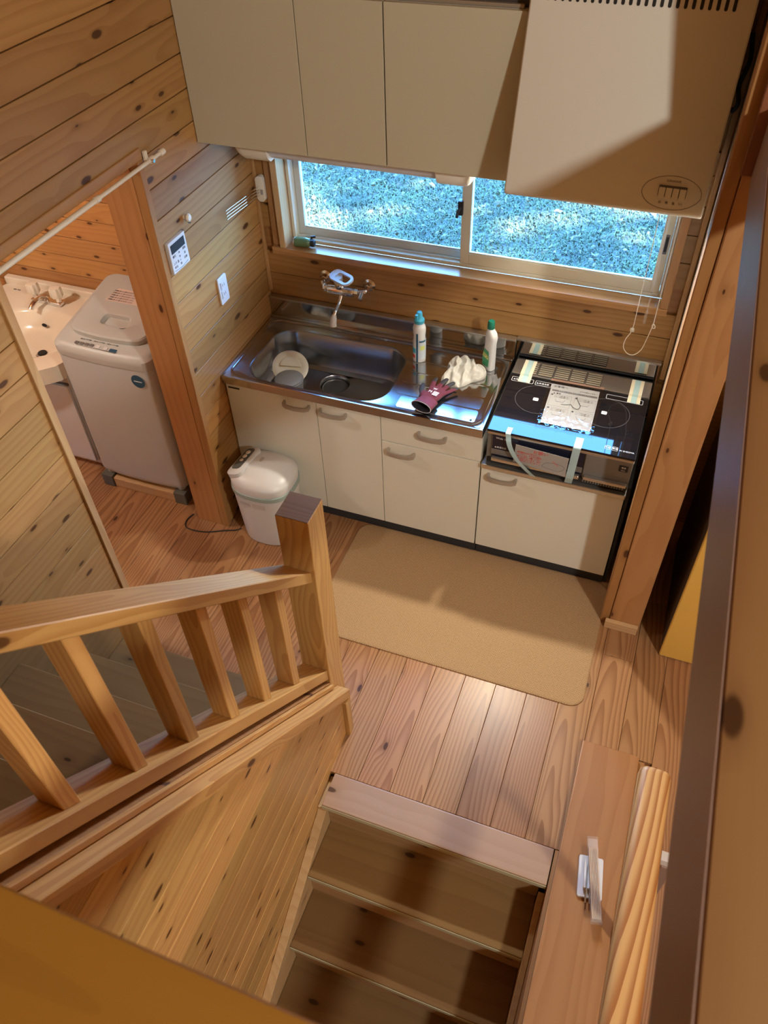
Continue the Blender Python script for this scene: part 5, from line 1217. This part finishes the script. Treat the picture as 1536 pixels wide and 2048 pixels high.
tube('cuff_hem', [Mg @ Vector((0.047*math.cos(2*math.pi*k/28), -0.094, 0.026*math.sin(2*math.pi*k/28)+0.0072)) for k in range(29)], 0.0014, plain('pale_hem', (0.6, 0.56, 0.6), 0.8, noise_amt=0.05), gv, 6)
text('print', 'M', 0.020, Mg @ Matrix.Translation((-0.014, 0.004, 0.0182)), M_WINK, gv)
text('print', 'W', 0.018, Mg @ Matrix.Translation((-0.004, 0.028, 0.0182)), M_WINK, gv)
for k in range(4): prism('print', [(-0.012, -0.002), (0.012, -0.002), (0.012, 0.002), (-0.012, 0.002)], 0.0004, M_WINK, gv, Mg @ Matrix.Translation((0.012, 0.012-0.007*k, 0.0178)))

# small green flask on the window sill
fl = thing('green_flask', 'small green bottle with dark cap lying on the left of the window sill', 'bottle', (0.2, 0, 1.135))
Mf = frame((0.150, 0.006, 1.1575), (0.97, 0.10, 0.0), (-0.1, 0.97, 0))
def lathe_m(name, prof, mat, parent, M, n=24):
    bm = bmesh.new(); lp = [[(x, r*math.cos(2*math.pi*k/n), r*math.sin(2*math.pi*k/n)) for k in range(n)] for r, x in prof]
    r_ = loft(bm, lp); bm.faces.new(r_[0][::-1]); bm.faces.new(r_[-1]); return obj(name, bm, mat, parent, M, True)
lathe_m('base_rim', [(0.018, 0.0), (0.0215, 0.002), (0.0215, 0.008), (0.020, 0.009)], M_SILVER, fl, Mf)
lathe_m('body', [(0.0205, 0.0092), (0.0215, 0.012), (0.0215, 0.060), (0.018, 0.074), (0.013, 0.080)], M_CAN, fl, Mf)
lathe_m('cap', [(0.013, 0.0805), (0.016, 0.082), (0.016, 0.096), (0.011, 0.100)], M_DARK, fl, Mf)
tube('pump', [Mf @ Vector((0.082, 0.012, 0.010)), Mf @ Vector((0.080, 0.016, 0.020)), Mf @ Vector((0.098, 0.018, 0.022))], 0.006, M_DARK, fl, 8)

# ================================================================== OUTDOORS
gr = box('lawn_ground', -14, 18, 0.16, 26, -0.75, -0.45, M_SOIL, None, bev=0); tag(gr, 'lawn ground outside the kitchen window', kind='structure')
rnd = random.Random(3)
def scatter(name, cnt, x0, x1, y0, y1, mk, mat, label, cat):
    V = []; F = []
    for _ in range(cnt):
        x = rnd.uniform(x0, x1); y = rnd.uniform(y0, y1); mk(V, F, x, y)
    me = bpy.data.meshes.new(name); me.from_pydata(V, [], F); me.update(); me.materials.append(mat)
    o = bpy.data.objects.new(name, me); setw(o, Matrix.Identity(4)); link(o); tag(o, label, cat, None, 'stuff'); return o
GZ = -0.45
def blade(V, F, x, y):
    a = rnd.uniform(0, 6.28); L = rnd.uniform(0.025, 0.060); w = rnd.uniform(0.003, 0.0065); h = rnd.uniform(0.25, 0.9)*L; dx, dy = math.cos(a), math.sin(a); i = len(V)
    V.extend([(x-dy*w, y+dx*w, GZ), (x+dy*w, y-dx*w, GZ), (x+dx*L*0.5+dy*w*0.7, y+dy*L*0.5-dx*w*0.7, GZ+h), (x+dx*L*0.5-dy*w*0.7, y+dy*L*0.5+dx*w*0.7, GZ+h), (x+dx*L, y+dy*L, GZ+h*1.05)])
    F.extend([(i, i+1, i+2, i+3), (i+3, i+2, i+4)])
def dleaf(V, F, x, y):
    a = rnd.uniform(0, 6.28); L = rnd.uniform(0.015, 0.035); w = L*rnd.uniform(0.25, 0.45); dx, dy = math.cos(a), math.sin(a); z = GZ+rnd.uniform(0.01, 0.05); i = len(V); t = rnd.uniform(-0.02, 0.02)
    V.extend([(x-dx*L, y-dy*L, z), (x-dy*w, y+dx*w, z+t), (x+dx*L, y+dy*L, z+0.01), (x+dy*w, y-dx*w, z-t)]); F.append((i, i+1, i+2, i+3))
scatter('lawn_grass', 120000, -2.2, 5.4, 1.4, 6.6, blade, M_BLADE, 'bluish green lawn grass seen through the window', 'grass')
scatter('leaf_litter', 3500, -2.2, 5.4, 1.4, 6.6, dleaf, M_LITTER, 'dry leaves scattered over the lawn outside', 'leaves')
# a tree beside the house whose crown breaks the sunlight on the lawn into patches
te = thing('garden_tree', 'leafy garden tree whose crown shades the lawn', 'tree', (9.6, 4.0, -0.45))
tube('trunk', smooth_path([(9.6, 4.0, -0.45), (9.55, 4.02, 2.0), (9.4, 4.0, 4.5), (9.0, 4.0, 7.0)], 4), 0.2, W_BEAM, te, 12, radii=None)
V = []; F = []
for _ in range(5200):
    x = rnd.uniform(4.6, 13.8); y = rnd.uniform(0.6, 7.6); z = 7.4+rnd.uniform(-0.2, 0.2)
    if noise.noise(Vector((x*0.8, y*1.5, 2.0))) > 0.11: continue
    a = rnd.uniform(0, 6.28); b_ = rnd.uniform(-0.6, 0.6); L = rnd.uniform(0.13, 0.24); dx = Vector((math.cos(a), math.sin(a), b_))*L; dy = Vector((-math.sin(a), math.cos(a), rnd.uniform(-0.5, 0.5)))*L*0.6; p = Vector((x, y, z)); i = len(V)
    V.extend([p-dx, p+dy, p+dx, p-dy]); F.append((i, i+1, i+2, i+3))
me = bpy.data.meshes.new('crown'); me.from_pydata(V, [], F); me.update(); me.materials.append(M_LEAF)
o = bpy.data.objects.new('crown', me); setw(o, Matrix.Identity(4)); link(o, te); o['kind'] = 'stuff'
